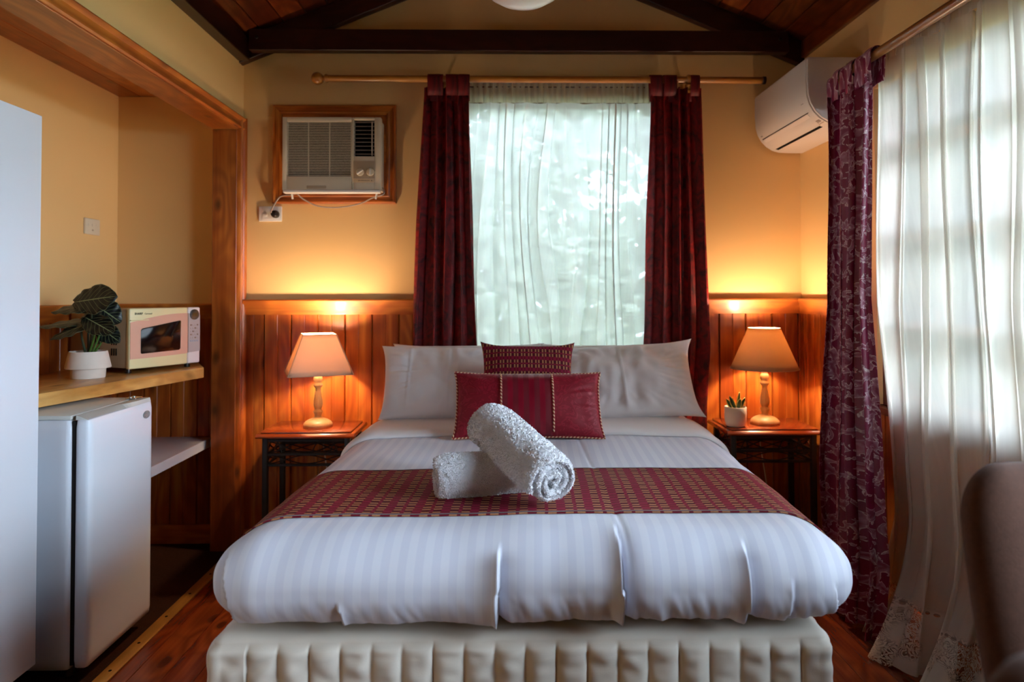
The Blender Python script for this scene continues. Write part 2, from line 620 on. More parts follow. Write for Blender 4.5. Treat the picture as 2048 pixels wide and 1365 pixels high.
def mat_scroll():
    """maroon satin with silver-pink curling leaves; UV in metres"""
    t = NT('scroll_leaf_satin')
    uv = t.coord('UV')
    w = t.n('TexNoise', {'Vector': uv, 'Scale': 13.0, 'Detail': 1.0}).outputs[1]
    p = t.vmath('ADD', uv, t.n('VectorMath', {0: t.vmath('SUBTRACT', w, (0.5, 0.5, 0.5)), 'Scale': 0.075}, operation='SCALE').outputs[0])
    v = t.n('TexVoronoi', {'Vector': p, 'Scale': 21.0, 'Randomness': 0.9}, feature='F1', voronoi_dimensions='2D')
    d = v.outputs['Distance']
    n = t.noise(p, 30, 1.0, 0.5, 1.6)
    h = t.math('ADD', d, t.math('MULTIPLY', t.math('SUBTRACT', n, 0.5), 1.1))
    leaf = t.n('MapRange', {'Value': h, 'From Min': 0.44, 'From Max': 0.47}).outputs[0]
    rim = t.n('MapRange', {'Value': t.math('ABSOLUTE', t.math('SUBTRACT', h, 0.475)), 'From Min': 0.018, 'From Max': 0.04, 'To Min': 1.0, 'To Max': 0.0}).outputs[0]
    inner = t.n('MapRange', {'Value': h, 'From Min': 0.48, 'From Max': 0.82, 'To Min': 0.62, 'To Max': 0.08}).outputs[0]
    col = t.mix(t.math('MULTIPLY', leaf, inner), rgb('7c0a3e'), rgb('cfa3b8'))
    col = t.mix(t.math('MULTIPLY', rim, 0.8), col, rgb('e0cdd2'))
    r = t.math('MULTIPLY_ADD', leaf, 0.2, 0.34)
    return t.done(t.pbr(col, r, 0.5, t.bump(leaf, 0.12, 0.0006)))
SCROLL = mat_scroll()


def mat_sheer(name, col, clear, weave=1400.0, lace=False, trans=0.7):
    """woven voile: part open weave, part cloth that lets light through"""
    t = NT(name)
    uv = t.coord('UV')
    s = t.n('SeparateXYZ', {0: uv})
    thread = t.n('TexNoise', {'Vector': t.scaled(uv, (90, 3, 1)), 'Scale': 1.0, 'Detail': 3.0}).outputs[0]
    open_ = t.math('MULTIPLY_ADD', t.math('SUBTRACT', thread, 0.5), 0.15, clear)
    # heading pocket at the top is doubled cloth, hem at the bottom too
    top = t.math('GREATER_THAN', s.outputs[1], 10.0)
    if lace:
        h = s.outputs[1]
        band = t.n('MapRange', {'Value': h, 'From Min': 0.195, 'From Max': 0.215, 'To Min': 1.0, 'To Max': 0.0}).outputs[0]
        n = t.noise(uv, 24, 1.5, 0.5, 2.4)
        curl = t.math('SINE', t.math('MULTIPLY', n, 42.0))
        patch = t.n('MapRange', {'Value': t.noise(uv, 9, 0), 'From Min': 0.47, 'From Max': 0.55}).outputs[0]
        hole = t.math('MULTIPLY', t.math('GREATER_THAN', curl, 0.25), patch)
        dots = t.n('TexVoronoi', {'Vector': t.scaled(uv, (60, 60, 1)), 'Scale': 1.0, 'Randomness': 0.0}, feature='F1', voronoi_dimensions='2D').outputs['Distance']
        edge = t.math('MULTIPLY', t.math('GREATER_THAN', h, 0.19), t.math('LESS_THAN', h, 0.215))
        hole = t.math('MAXIMUM', hole, t.math('MULTIPLY', edge, t.math('LESS_THAN', dots, 0.32)))
        lace_open = t.math('MULTIPLY_ADD', hole, 0.75, 0.06)
        open_ = t.n('Mix', {0: band, 2: open_, 3: lace_open}, data_type='FLOAT').outputs[0]
    dif = t.n('BsdfDiffuse', {0: col}).outputs[0]
    tr = t.n('BsdfTranslucent', {0: col}).outputs[0]
    cloth = t.n('MixShader', {0: trans, 1: dif, 2: tr}).outputs[0]
    tp = t.n('BsdfTransparent', {0: (1, 1, 1, 1)}).outputs[0]
    return t.done(t.n('MixShader', {0: open_, 1: cloth, 2: tp}).outputs[0])
SHEER = mat_sheer('voile_white', rgb('eeeeea'), 0.05, trans=0.22)
SHEER_HEAD = mat_sheer('voile_heading', rgb('e2dcc2'), 0.10, trans=0.34)
SHEER_LACE = mat_sheer('lace_voile', rgb('e9e2d8'), 0.30, lace=True, trans=0.29)


def mat_glass():
    t = NT('window_glass')
    g = t.n('BsdfGlossy', {0: (1, 1, 1, 1), 1: 0.02}).outputs[0]
    tp = t.n('BsdfTransparent', {0: (0.96, 0.98, 0.97, 1)}).outputs[0]
    f = t.n('Fresnel', {0: 1.45}).outputs[0]
    return t.done(t.n('MixShader', {0: f, 1: tp, 2: g}).outputs[0])
GLASS = mat_glass()


def mat_shade(name, col, tcol, tr=0.5):
    t = NT(name)
    c = t.coord()
    v = t.noise(c, 500, 2)
    nrm = t.bump(v, 0.15, 0.0006)
    d = t.n('BsdfDiffuse', {0: col, 'Normal': nrm}).outputs[0]
    b = t.n('BsdfTranslucent', {0: tcol}).outputs[0]
    return t.done(t.n('MixShader', {0: tr, 1: d, 2: b}).outputs[0])
SHADE_L = mat_shade('pleated_paper_shade', rgb('e6c8ac'), rgb('d2b08a'), 0.30)
SHADE_R = mat_shade('linen_shade', rgb('d2aa82'), rgb('cda878'), 0.20)
SHADE_TRIM = plain('shade_trim', rgb('c9a888'), 0.8, 0.2)


def mat_bulb():
    t = NT('lit_bulb')
    return t.done(t.n('Emission', {0: (1.0, 0.71, 0.46, 1), 1: 370.0}).outputs[0])
BULB = mat_bulb()


def mat_terry():
    t = NT('white_terry')
    c = t.coord()
    n = t.noise(c, 330, 3, 0.7)
    v = t.n('TexVoronoi', {'Vector': c, 'Scale': 420.0}, feature='F1').outputs['Distance']
    h = t.math('ADD', n, t.math('MULTIPLY', v, 0.8))
    col = t.mix(h, rgb('e6e4e9'), rgb('f6f4f6'))
    return t.done(t.pbr(col, 0.95, 0.1, t.bump(h, 0.75, 0.004), **{'Sheen Weight': 0.4}))
TERRY = mat_terry()
PILE = plain('terry_loops', rgb('f7f5f8'), 0.95, 0.1)


def mat_leaf_dark():
    t = NT('dark_leaf')
    uv = t.coord('UV')
    s = t.n('SeparateXYZ', {0: uv})
    au = t.math('ABSOLUTE', s.outputs[0])
    mid = t.math('LESS_THAN', au, 0.035)
    q = t.math('FRACT', t.math('MULTIPLY', t.math('SUBTRACT', s.outputs[1], t.math('MULTIPLY', au, 0.45)), 5.0))
    side = t.math('LESS_THAN', t.math('ABSOLUTE', t.math('SUBTRACT', q, 0.5)), 0.045)
    rim = t.math('GREATER_THAN', au, 0.96)
    v = t.math('MAXIMUM', t.math('MAXIMUM', mid, t.math('MULTIPLY', side, 0.55)), t.math('MULTIPLY', rim, 0.4))
    col = t.mix(v, rgb('070a07'), rgb('7d845c'))
    return t.done(t.pbr(col, 0.42, 0.45, t.bump(v, -0.3, 0.002)))
LEAF_DK = mat_leaf_dark()


def mat_snake():
    t = NT('snake_plant_leaf')
    uv = t.coord('UV')
    au = t.math('ABSOLUTE', t.n('SeparateXYZ', {0: uv}).outputs[0])
    e = t.math('GREATER_THAN', au, 0.68)
    g = t.mix(t.noise(uv, 12, 3), rgb('16300f'), rgb('3c5a22'))
    return t.done(t.pbr(t.mix(e, g, rgb('d8c468')), 0.4, 0.4))
SNAKE = mat_snake()


def mat_foliage(name, c1, c2):
    t = NT(name)
    col = t.mix(t.noise(t.coord(), 3, 3), c1, c2)
    d = t.n('BsdfDiffuse', {0: col}).outputs[0]
    b = t.n('BsdfTranslucent', {0: col}).outputs[0]
    return t.done(t.n('MixShader', {0: 0.4, 1: d, 2: b}).outputs[0])
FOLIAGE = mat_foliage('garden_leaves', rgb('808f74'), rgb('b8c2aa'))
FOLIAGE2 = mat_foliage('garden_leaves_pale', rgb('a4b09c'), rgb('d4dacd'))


def mat_globe():
    t = NT('opal_glass')
    return t.done(t.pbr(rgb('ece4e0'), 0.2, 0.5, None, **{'Subsurface Weight': 0.3, 'Subsurface Radius': (0.02, 0.02, 0.02)}))
OPAL = mat_globe()

# ------------------------------------------------------------------ room shell
TH = 0.13          # wall thickness
W1 = (-0.24, 0.88, 0.84, 2.30)     # back window opening x0 x1 z0 z1
W2 = (-0.12, 2.74, 0.80, 2.08)       # right window opening y0 y1 z0 z1
RIDGE_X, SLOPE = 0.12, 0.41
ZC0 = 2.51                           # underside of ceiling boards at the side walls


def zceil(x):
    return ZC0 + SLOPE * (RIDGE_X - XL - abs(x - RIDGE_X))
ZR = zceil(RIDGE_X)

# back wall with its window hole and gable top
s = MB()
s.box(XL, W1[0], YB, YB + TH, 0, ZC0).box(W1[1], XR + TH, YB, YB + TH, 0, ZC0)
s.box(W1[0], W1[1], YB, YB + TH, 0, W1[2]).box(W1[0], W1[1], YB, YB + TH, W1[3], ZC0)
s.prism([(ZC0, XL), (ZC0, XR), (ZR, RIDGE_X)], 'Y', YB, YB + TH)
wall_back = s.build('wall_back', PAINT)
wall_back['kind'] = 'structure'
# right wall
s = MB()
s.box(XR, XR + TH, YF, W2[0], 0, ZC0 + .05).box(XR, XR + TH, W2[1], YB, 0, ZC0 + .05)
s.box(XR, XR + TH, W2[0], W2[1], 0, W2[2]).box(XR, XR + TH, W2[0], W2[1], W2[3], ZC0 + .05)
wall_right = s.build('wall_right', PAINT)
wall_right['kind'] = 'structure'
# bulkhead over the alcove opening, left
wall_left = box('wall_left', XL - 0.12, XL, YF, YB, 2.09, ZC0 + .05, PAINT)
wall_left['kind'] = 'structure'
# alcove walls
wall_al = box('wall_alcove_left', AX - 0.1, AX, YF, AY + 0.1, 0, 2.40, PAINT)
wall_al['kind'] = 'structure'
wall_ab = box('wall_alcove_back', AX, XL - 0.001, AY, AY + 0.1, 0, 2.40, PAINT)
wall_ab['kind'] = 'structure'
# wall behind the viewer
s = MB()
s.box(AX, XR + TH, YF - TH, YF, 0, ZC0)
s.prism([(ZC0, XL), (ZC0, XR), (ZR, RIDGE_X)], 'Y', YF - TH, YF)
wall_front = s.build('wall_front', PAINT)
wall_front['kind'] = 'structure'

# floor boards
floor = box('floor', XL - 0.03, XR + TH, YF - TH, YB + TH, -0.05, -0.018, plain('sub_floor', rgb('2a1208'), 0.9))
floor['kind'] = 'structure'
fw = 0.108
n_fl = int((XR - XL + 0.03) / fw) + 1
fm = None
for i in range(n_fl):
    x0 = XL - 0.03 + i * fw
    x1 = min(x0 + fw - 0.0015, XR)
    if fm is None:
        fm = box('plank', 0, fw - 0.0015, 0, YB - YF, -0.018, 0, W_FLOOR, floor, 0.0015, 1)
        fm.location = (x0, YF, 0)
    else:
        inst(fm, 'plank', (x0, YF, 0), floor, scale=((x1 - x0) / (fw - 0.0015), 1, 1))
carpet = box('floor_alcove', AX, XL - 0.03, YF, AY, -0.03, 0.004, CARPET)
carpet['kind'] = 'structure'
strip = box('trim_1', XL - 0.028, XL + 0.022, YF, YB - 0.02, 0.0005, 0.0075, STRIP, None, 0.003)
tag(strip, 'pale timber threshold strip screwed down along the edge of the alcove carpet', kind='structure')
sc = MB().lathe([(0.0001, 0.0074), (0.0055, 0.0080), (0.005, 0.0088), (0.0001, 0.0086)], 10).build('screw', DARK_VOID, strip)
sc.location = (XL - 0.003, 1.98, 0)
for y in (2.13, 2.30, 2.48, 2.68, 2.88, 3.08):
    inst(sc, 'screw', (XL - 0.003, y, 0), strip)

# ceiling boards, two slopes
ceiling = struct('ceiling')
ang = math.atan(SLOPE)
cw = 0.118
wlen = (RIDGE_X - XL) / math.cos(ang)
cm = None
for side in (-1, 1):
    for i in range(int(wlen / cw) + 1):
        d0 = i * cw
        w = min(cw - 0.003, wlen - d0)
        if w < 0.02:
            continue
        xe = XL if side < 0 else XR + 0.0
        sgn = 1 if side < 0 else -1
        x = xe + sgn * d0 * math.cos(ang)
        z = ZC0 + d0 * math.sin(ang)
        if cm is None:
            mbp = MB().prism([(0, 0.004), (0, cw - 0.007), (0.004, cw - 0.003), (0.018, cw - 0.003), (0.018, 0), (0.004, 0)], 'Y', 0, YB - YF)
            cm = mbp.build('plank', W_CEIL, ceiling)
        rot = (0, -ang, 0) if side < 0 else (0, ang, 0)
        o = cm if (side < 0 and i == 0) else inst(cm, 'plank', (0, 0, 0), ceiling)
        if side < 0:
            o.location = (x, YF, z)
            o.rotation_euler = (0, -ang, 0)
            o.scale = (w / (cw - 0.003), 1, 1)
        else:
            o.location = (x, YF + (YB - YF), z)
            o.rotation_euler = (0, -ang, math.pi)
            o.scale = (w / (cw - 0.003), 1, 1)
s = MB()
s.prism([(ZC0 + 0.0205 - 0.15 * SLOPE, XL - 0.15), (ZC0 + 0.07 - 0.15 * SLOPE, XL - 0.15), (ZR + 0.07, RIDGE_X), (ZR + 0.0205, RIDGE_X)], 'Y', YF - TH, YB + TH)
s.prism([(ZC0 + 0.0205 - 0.15 * SLOPE, XR + 0.15), (ZR + 0.0205, RIDGE_X), (ZR + 0.07, RIDGE_X), (ZC0 + 0.07 - 0.15 * SLOPE, XR + 0.15)], 'Y', YF - TH, YB + TH)
s.build('roof', W_DARK_Y, None)
bpy.data.objects['roof']['kind'] = 'structure'

# alcove ceiling of boards
alc = box('ceiling_alcove', AX - 0.1, XL - 0.11, YF, AY + 0.1, 2.2805, 2.36, W_LINING)
alc['kind'] = 'structure'
am = None
for i in range(6):
    x0 = AX + i * 0.115
    w = min(0.113, XL - 0.12 - x0)
    if w < 0.01:
        continue
    o = box('plank', 0, 0.113, YF, AY, 0, 0.02, W_LINING, alc, 0.002, 1) if am is None else inst(am, 'plank', (0, 0, 0), alc, scale=(w / 0.113, 1, 1))
    am = am or o
    o.location = (x0, 0, 2.26)

# dark rafters, tie beam, wall plates
def rafter(y0, y1):
    r = struct('rafter')
    for side in (-1, 1):
        xe = XL if side < 0 else XR
        b = MB()
        dz = 0.12
        pts = [(ZC0 - dz, xe), (ZC0 - 0.002, xe), (ZR - 0.002, RIDGE_X), (ZR - dz, RIDGE_X)]
        b.prism(pts, 'Y', y0, y1)
        b.build('rafter_beam', W_DARK, r, 0.003, 1)
    return r
for y in (3.362, 2.56, 1.72, 0.88, 0.04):
    r_ = rafter(y, y + 0.048)
    tag(r_, 'dark stained rafter pair under the sloping boarded ceiling', group='rafters of the gable roof', kind='structure')
tie = box('tie_beam', -1.219, 1.424, 3.310, 3.358, 2.437, 2.542, W_DARK, None, 0.003, 1)
tag(tie, 'dark stained horizontal tie beam across the gable above the bed', kind='structure')
for x in (-1.18, 1.38):
    MB(Matrix.Translation((x, 3.310, 2.50)) @ Matrix.Rotation(math.radians(90), 4, 'X')).lathe([(0.0001, 0.0), (0.009, 0.0), (0.007, 0.004), (0.0001, 0.005)], 12).build('bolt', IRON, tie)
pl = box('wall_plate', XL - 0.01, XL + 0.055, YF, 3.36, 2.40, ZC0 - 0.001, W_DARK_Y, None, 0.003, 1)
tag(pl, 'dark timber wall plate over the alcove bulkhead', kind='structure')
pr = box('wall_plate', XR - 0.02, XR + 0.01, YF, 3.36, 2.425, ZC0 - 0.001, W_CEIL, None, 0.003, 1)
tag(pr, 'brown timber wall plate on top of the window wall', kind='structure')
ridge = box('ridge_beam', RIDGE_X - 0.025, RIDGE_X + 0.025, YF, YB, ZR - 0.16, ZR - 0.12, W_DARK_Y, None, 0.003, 1)
tag(ridge, 'dark ridge board under the roof apex', kind='structure')

# alcove opening: lining boards, architrave, post
lin = box('trim_2', XL - 0.125, XL + 0.004, YF, 3.355, 2.062, 2.09, W_LINING, None, 0.002, 1)
tag(lin, 'pine head lining under the alcove bulkhead', kind='structure')
post = box('trim_3', XL - 0.125, XL - 0.005, 3.36, 3.52, 0, 2.0625, W_POST, None, 0.003, 1)
tag(post, 'square pine post at the end of the alcove opening', kind='structure')


def architrave_prof(o):
    """moulding section: (proud, across) pairs"""
    return [(0, 0), (0.010, 0), (0.016, 0.006), (0.016, 0.014), (0.011, 0.020), (0.011, 0.040), (0.018, 0.048), (0.020, 0.056), (0.017, 0.062), (0, 0.062)]
ar = MB().prism([(XL + p, 2.066 + a)[::-1] if False else (2.066 + a, XL + p) for p, a in architrave_prof(0)], 'Y', YF, YB - 0.001).build('trim_4', W_PINE_Y, None, smooth=True, sharp=40)
tag(ar, 'moulded pine architrave along the alcove head', kind='structure')
a2 = MB().prism([(XL - 0.006 + p * 1.5, 3.362 + a) for p, a in architrave_prof(0)], 'Z', 0, 2.128).build('trim_5', W_PINE, None, smooth=True, sharp=40)
tag(a2, 'moulded pine architrave down the alcove post', kind='structure')

# ---- pine wainscot of upright boards
WZ = 1.15
bw = 0.1338


def board_mesh(w, h):
    t = 0.012
    return MB().prism([(0.0005, -0.004), (0.0005, 0), (w - 0.0015, 0), (w - 0.0015, -0.004), (w - 0.006, -t), (w * 0.5 + 0.003, -t), (w * 0.5, -t + 0.0025), (w * 0.5 - 0.003, -t), (0.0045, -t)], 'Z', 0, h)


def wains(parent, p0, direction, length, z0, h, skip=None, first=bw):
    """boards along a wall: direction is the unit vector of travel; the face turns to the right of... set by rotation"""
    src = None
    d = 0.0
    i = 0
    rot = math.atan2(direction[1], direction[0])
    while d < length - 0.01:
        w = min(first if i == 0 else bw, length - d)
        hh = h
        zz = z0
        mid = d + w / 2
        cut = skip(mid) if skip else None
        if cut is not None:
            hh = cut - z0
        if src is None:
            src = board_mesh(bw, 1.0).build('plank', W_PINE, parent)
            o = src
        else:
            o = inst(src, 'plank', (0, 0, 0), parent)
        o.location = (p0[0] + direction[0] * d, p0[1] + direction[1] * d, zz)
        o.rotation_euler = (0, 0, rot)
        o.scale = (w / bw, 1, hh)
        d += w
        i += 1
wains(wall_back, (XL + 0.012, YB), (1, 0), XR - XL - 0.013, 0.0, WZ,
      lambda d: W1[2] - 0.03 if W1[0] - 0.1 < XL + d < W1[1] + 0.1 else None, 0.100)
wains(wall_right, (XR, YB - 0.013), (0, -1), 3.2, 0.0, WZ,
      lambda d: W2[2] - 0.03 if W2[0] - 0.05 < YB - d < W2[1] + 0.05 else None, 0.08)
wains(wall_ab, (AX + 0.013, AY), (1, 0), XL - 0.125 - AX - 0.015, 0.0, WZ - 0.02)
wains(wall_al, (AX, 1.9), (0, 1), AY - 1.9, 0.0, WZ - 0.02)


def rail_prof():
    return [(0, 0), (0.016, 0), (0.019, 0.008), (0.019, 0.030), (0.023, 0.036), (0.023, 0.050), (0.031, 0.060), (0.033, 0.070), (0.029, 0.076), (0, 0.076)]


def rail(n, axis, a0, a1, wall, sgn, z, prof, mat, lab, h=1.0):
    """moulding along a wall: proud of WALL towards sgn"""
    if axis == 'X':
        poly = [(wall + sgn * p, z + a * h) for p, a in prof]          # (Y, Z)
    else:
        poly = [(z + a * h, wall + sgn * p) for p, a in prof]          # (Z, X)
    o = MB().prism(poly, axis, a0, a1).build('trim_%d' % n, mat, None, smooth=True, sharp=40)
    return tag(o, lab, kind='structure')
rail(6, 'X', XL + 0.012, W1[0] - 0.05, YB, -1, 1.148, rail_prof(), W_PINE_X, 'pine dado rail left of the back window')
rail(7, 'X', W1[1] + 0.05, XR, YB, -1, 1.148, rail_prof(), W_PINE_X, 'pine dado rail right of the back window')
rail(8, 'Y', W2[1] + 0.05, YB - 0.001, XR, -1, 1.148, rail_prof(), W_PINE_Y, 'pine dado rail on the window wall')
rail(9, 'X', AX, XL - 0.125, AY, -1, 1.128, rail_prof(), W_PINE_X, 'pine dado rail on the alcove back wall')
rail(10, 'Y', 1.0, AY, AX, 1, 1.128, rail_prof(), W_PINE_Y, 'pine dado rail on the alcove side wall')
skp = [(0, 0), (0.022, 0), (0.022, 0.07), (0.016, 0.082), (0.012, 0.09), (0, 0.09)]
for nm, axis, a0, a1, wall, sg in (('baseboard_back', 'X', XL + 0.02, XR, YB - 0.012, -1), ('baseboard_right', 'Y', YF, YB, XR - 0.012, -1),
                                   ('baseboard_alcove_back', 'X', AX, XL - 0.13, AY - 0.012, -1), ('baseboard_alcove_left', 'Y', YF, AY, AX + 0.012, 1)):
    poly = [(wall + sg * p, 0.004 + a) for p, a in skp] if axis == 'X' else [(0.004 + a, wall + sg * p) for p, a in skp]
    o = MB().prism(poly, axis, a0, a1).build(nm, W_PINE_X if axis == 'X' else W_PINE_Y, None)
    o['kind'] = 'structure'


# ---- windows
def window(name, label, axis, a0, a1, z0, z1, plane, out, vs, hs, mat, fw=0.05, top=None):
    """AXIS is the direction along the wall; OUT is +1/-1 towards outside; vs, hs are muntin positions"""
    w = struct(name, label)

    def bx(nm, b0, b1, d0, d1, c0, c1, m, par=w, bev=0.002):
        d0, d1 = sorted((plane + out * d0, plane + out * d1))
        if axis == 'X':
            return box(nm, b0, b1, d0, d1, c0, c1, m, par, bev, 1)
        return box(nm, d0, d1, b0, b1, c0, c1, m, par, bev, 1)
    for nm, q in (('frame', (a0, a0 + fw, z0, z1)), ('frame', (a1 - fw, a1, z0, z1)), ('frame', (a0 + fw, a1 - fw, z0, z0 + fw)), ('frame', (a0 + fw, a1 - fw, z1 - (top or fw), z1))):
        bx(nm, q[0], q[1], 0.02, 0.11, q[2], q[3], mat)
    vs_ = [a0 + fw / 2] + list(vs) + [a1 - fw / 2]
    hs_ = [z0 + fw / 2] + list(hs) + [z1 - fw / 2]
    for v in vs:
        bx('muntin', v - 0.018, v + 0.018, 0.035, 0.085, z0 + fw, z1 - fw, mat)
    for k in range(len(vs_) - 1):
        for h in hs:
            l = vs_[k] + (fw / 2 if k == 0 else 0.018)
            r = vs_[k + 1] - (fw / 2 if k == len(vs_) - 2 else 0.018)
            bx('muntin', l, r, 0.037, 0.083, h - 0.018, h + 0.018, mat)
        for j in range(len(hs_) - 1):
            bx('pane', vs_[k], vs_[k + 1], 0.058, 0.062, hs_[j], hs_[j + 1], GLASS, w, 0)
    bx('sill', a0 - 0.03, a1 + 0.03, -0.03, 0.10, z0 - 0.028, z0, mat)
    return w
window('window_1', 'timber window behind the white voile at the head of the bed', 'X', W1[0], W1[1], W1[2], W1[3], YB, 1, [], [], W_SASH, 0.045, 0.088)
window('window_2', 'small paned brown timber window behind the lace curtain', 'Y', W2[0], W2[1], W2[2], W2[3], XR, 1,
       [0.20, 0.54, 0.87, 1.18, 1.49, 1.80, 2.10, 2.40], [1.12, 1.46, 1.80], W_SASH, 0.05)
# ---- outside: lawn, verandah roof, shrubs and trees
lawn = box('ground', -25, 25, -22, 25, -0.62, -0.5, LAWN)
lawn['kind'] = 'structure'
ver = struct('verandah_roof', 'verandah roof over the window wall')
box('soffit_board', XR + TH, XR + TH + 0.45, -1.2, 3.6, 2.30, 2.33, W_DARK_Y, ver)
box('fascia', XR + TH + 0.45, XR + TH + 0.48, -1.2, 3.6, 2.22, 2.40, W_DARK_Y, ver)


def shrub(name, loc, h, rad, n, leaf, mat, label, group, seed, trunk=0.3):
    rnd = random.Random(seed)
    t = thing(name, label, 'shrub' if h < 2.6 else 'tree', loc, group)
    tz = h * trunk
    mb = MB()
    base = Vector(loc)
    mb.tube([base, base + Vector((0.03, 0.02, tz * 0.6)), base + Vector((0, 0, tz)), base + Vector((0.05, -0.03, h * 0.8))], [0.03 * h / 2, 0.026 * h / 2, 0.02 * h / 2, 0.004], 7)
    for k in range(5):
        a = k * 1.26 + rnd.random()
        p = base + Vector((0, 0, tz * (0.7 + 0.25 * k / 5)))
        mb.tube([p, p + Vector((math.cos(a) * rad * .4, math.sin(a) * rad * .4, h * .18)), p + Vector((math.cos(a) * rad * .8, math.sin(a) * rad * .8, h * .32))], [0.012 * h / 2, 0.008 * h / 2, 0.002], 5)
    mb.build('stem', BARK, t, smooth=True)
    vs, fs = [], []
    blobs = [(Vector((rnd.gauss(0, rad * .45), rnd.gauss(0, rad * .45), tz + (h - tz) * rnd.uniform(0.1, 0.95))), rad * rnd.uniform(.35, .6)) for _ in range(16)]
    for _ in range(n):
        c, r = blobs[rnd.randrange(len(blobs))]
        d = Vector((rnd.gauss(0, 1), rnd.gauss(0, 1), rnd.gauss(0, 1))).normalized()
        p = base + c + d * r * rnd.random() ** 0.4
        a = Vector((rnd.gauss(0, 1), rnd.gauss(0, 1), rnd.gauss(0, .6))).normalized()
        b = a.cross(d).normalized()
        L = leaf * rnd.uniform(.7, 1.3)
        k = len(vs)
        vs += [p, p + a * L * .45 + b * L * .22, p + a * L, p + a * L * .45 - b * L * .22]
        fs.append((k, k + 1, k + 2, k + 3))
    o = mesh_obj('foliage', vs, fs, mat, t, smooth=False, kind='stuff')
    return t
GA = 'garden shrubs and trees outside the windows'


def hedge(name, x0, x1, y0, y1, z0, z1, n, leaf, mat, label, seed):
    rnd = random.Random(seed)
    t = thing(name, label, 'hedge', ((x0 + x1) / 2, (y0 + y1) / 2, z0))
    m = MB()
    k = 0
    while x0 + 0.4 + k * 0.9 < x1:
        x = x0 + 0.4 + k * 0.9
        m.tube([(x, (y0 + y1) / 2, z0), (x + 0.05, (y0 + y1) / 2, (z0 + z1) / 2), (x, (y0 + y1) / 2, z1 - 0.3)], [0.05, 0.035, 0.01], 7)
        k += 1
    m.build('stem', BARK, t, smooth=True)
    vs, fs = [], []
    while len(fs) < n:
        p = Vector((rnd.uniform(x0, x1), rnd.uniform(y0, y1), z0 + (z1 - z0) * rnd.random()))
        if nz(p.x * 1.1 + seed, p.z * 1.1, 4.0) < -0.28 and rnd.random() < 0.8:
            continue
        p.y += 0.25 * nz(p.x * 1.7, p.z * 1.7, seed)
        if p.z > z1 - 0.5 - 0.5 * nz(p.x * 1.3, seed, 0.3):
            continue
        a = Vector((rnd.gauss(0, 1), rnd.gauss(0, .7), rnd.gauss(-.2, .7))).normalized()
        b = a.cross(Vector((rnd.gauss(0, .5), -1, rnd.gauss(.4, .5)))).normalized()
        L = leaf * rnd.uniform(.7, 1.3)
        k = len(vs)
        vs += [p, p + a * L * .45 + b * L * .24, p + a * L, p + a * L * .45 - b * L * .24]
        fs.append((k, k + 1, k + 2, k + 3))
    mesh_obj('foliage', vs, fs, mat, t, smooth=False, kind='stuff')
    return t
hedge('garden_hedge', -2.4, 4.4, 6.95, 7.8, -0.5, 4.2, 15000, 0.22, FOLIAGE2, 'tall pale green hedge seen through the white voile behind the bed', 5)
shrub('garden_tree', (8.8, 3.2, -0.5), 4.4, 1.4, 2600, 0.14, FOLIAGE, 'bushy green tree outside the window wall, far beyond the lace curtain', None, 4)
hedge('garden_hedge', 3.5, 4.3, 3.4, 6.4, -0.5, 3.7, 12000, 0.16, FOLIAGE, 'green hedge added outside to block the bright sky behind the lace curtain', 9)  # added so leaves cover the overbright sky behind the lace

# ------------------------------------------------------------------ bed
def unit_box(nx, ny, nz, skip_bottom=False):
    """welded quads of a subdivided box in [-1,1]^3"""
    key, vs, fs = {}, [], []

    def vid(i, j, k):
        q = (i, j, k)
        if q not in key:
            key[q] = len(vs)
            vs.append((2 * i / nx - 1, 2 * j / ny - 1, 2 * k / nz - 1))
        return key[q]
    for k in ((nz,) if skip_bottom else (0, nz)):
        for i in range(nx):
            for j in range(ny):
                q = [vid(i, j, k), vid(i + 1, j, k), vid(i + 1, j + 1, k), vid(i, j + 1, k)]
                fs.append(q if k else q[::-1])
    for j in (0, ny):
        for i in range(nx):
            for k in range(nz):
                q = [vid(i, j, k), vid(i + 1, j, k), vid(i + 1, j, k + 1), vid(i, j, k + 1)]
                fs.append(q[::-1] if j else q)
    for i in (0, nx):
        for j in range(ny):
            for k in range(nz):
                q = [vid(i, j, k), vid(i, j + 1, k), vid(i, j + 1, k + 1), vid(i, j, k + 1)]
                fs.append(q if i else q[::-1])
    return np.array(vs, dtype=float), fs


def rounded(u, h, r):
    """unit-box points -> rounded box of half sizes h, corner radii r; returns points and normals"""
    h, r = np.array(h), np.array(r)
    p = u * h
    inner = np.clip(p, -(h - r), h - r)
    d = (p - inner) / r
    ln = np.linalg.norm(d, axis=1, keepdims=True)
    dn = np.divide(d, np.maximum(ln, 1e-9))
    q = np.where(ln > 1e-9, inner + dn * r, p)
    nrm = dn / r
    nrm /= np.maximum(np.linalg.norm(nrm, axis=1, keepdims=True), 1e-9)
    return q, nrm

BED_TILT = 0.055      # the bed stands a little askew
BX, BY0, BY1 = 0.075, 1.49, 3.27


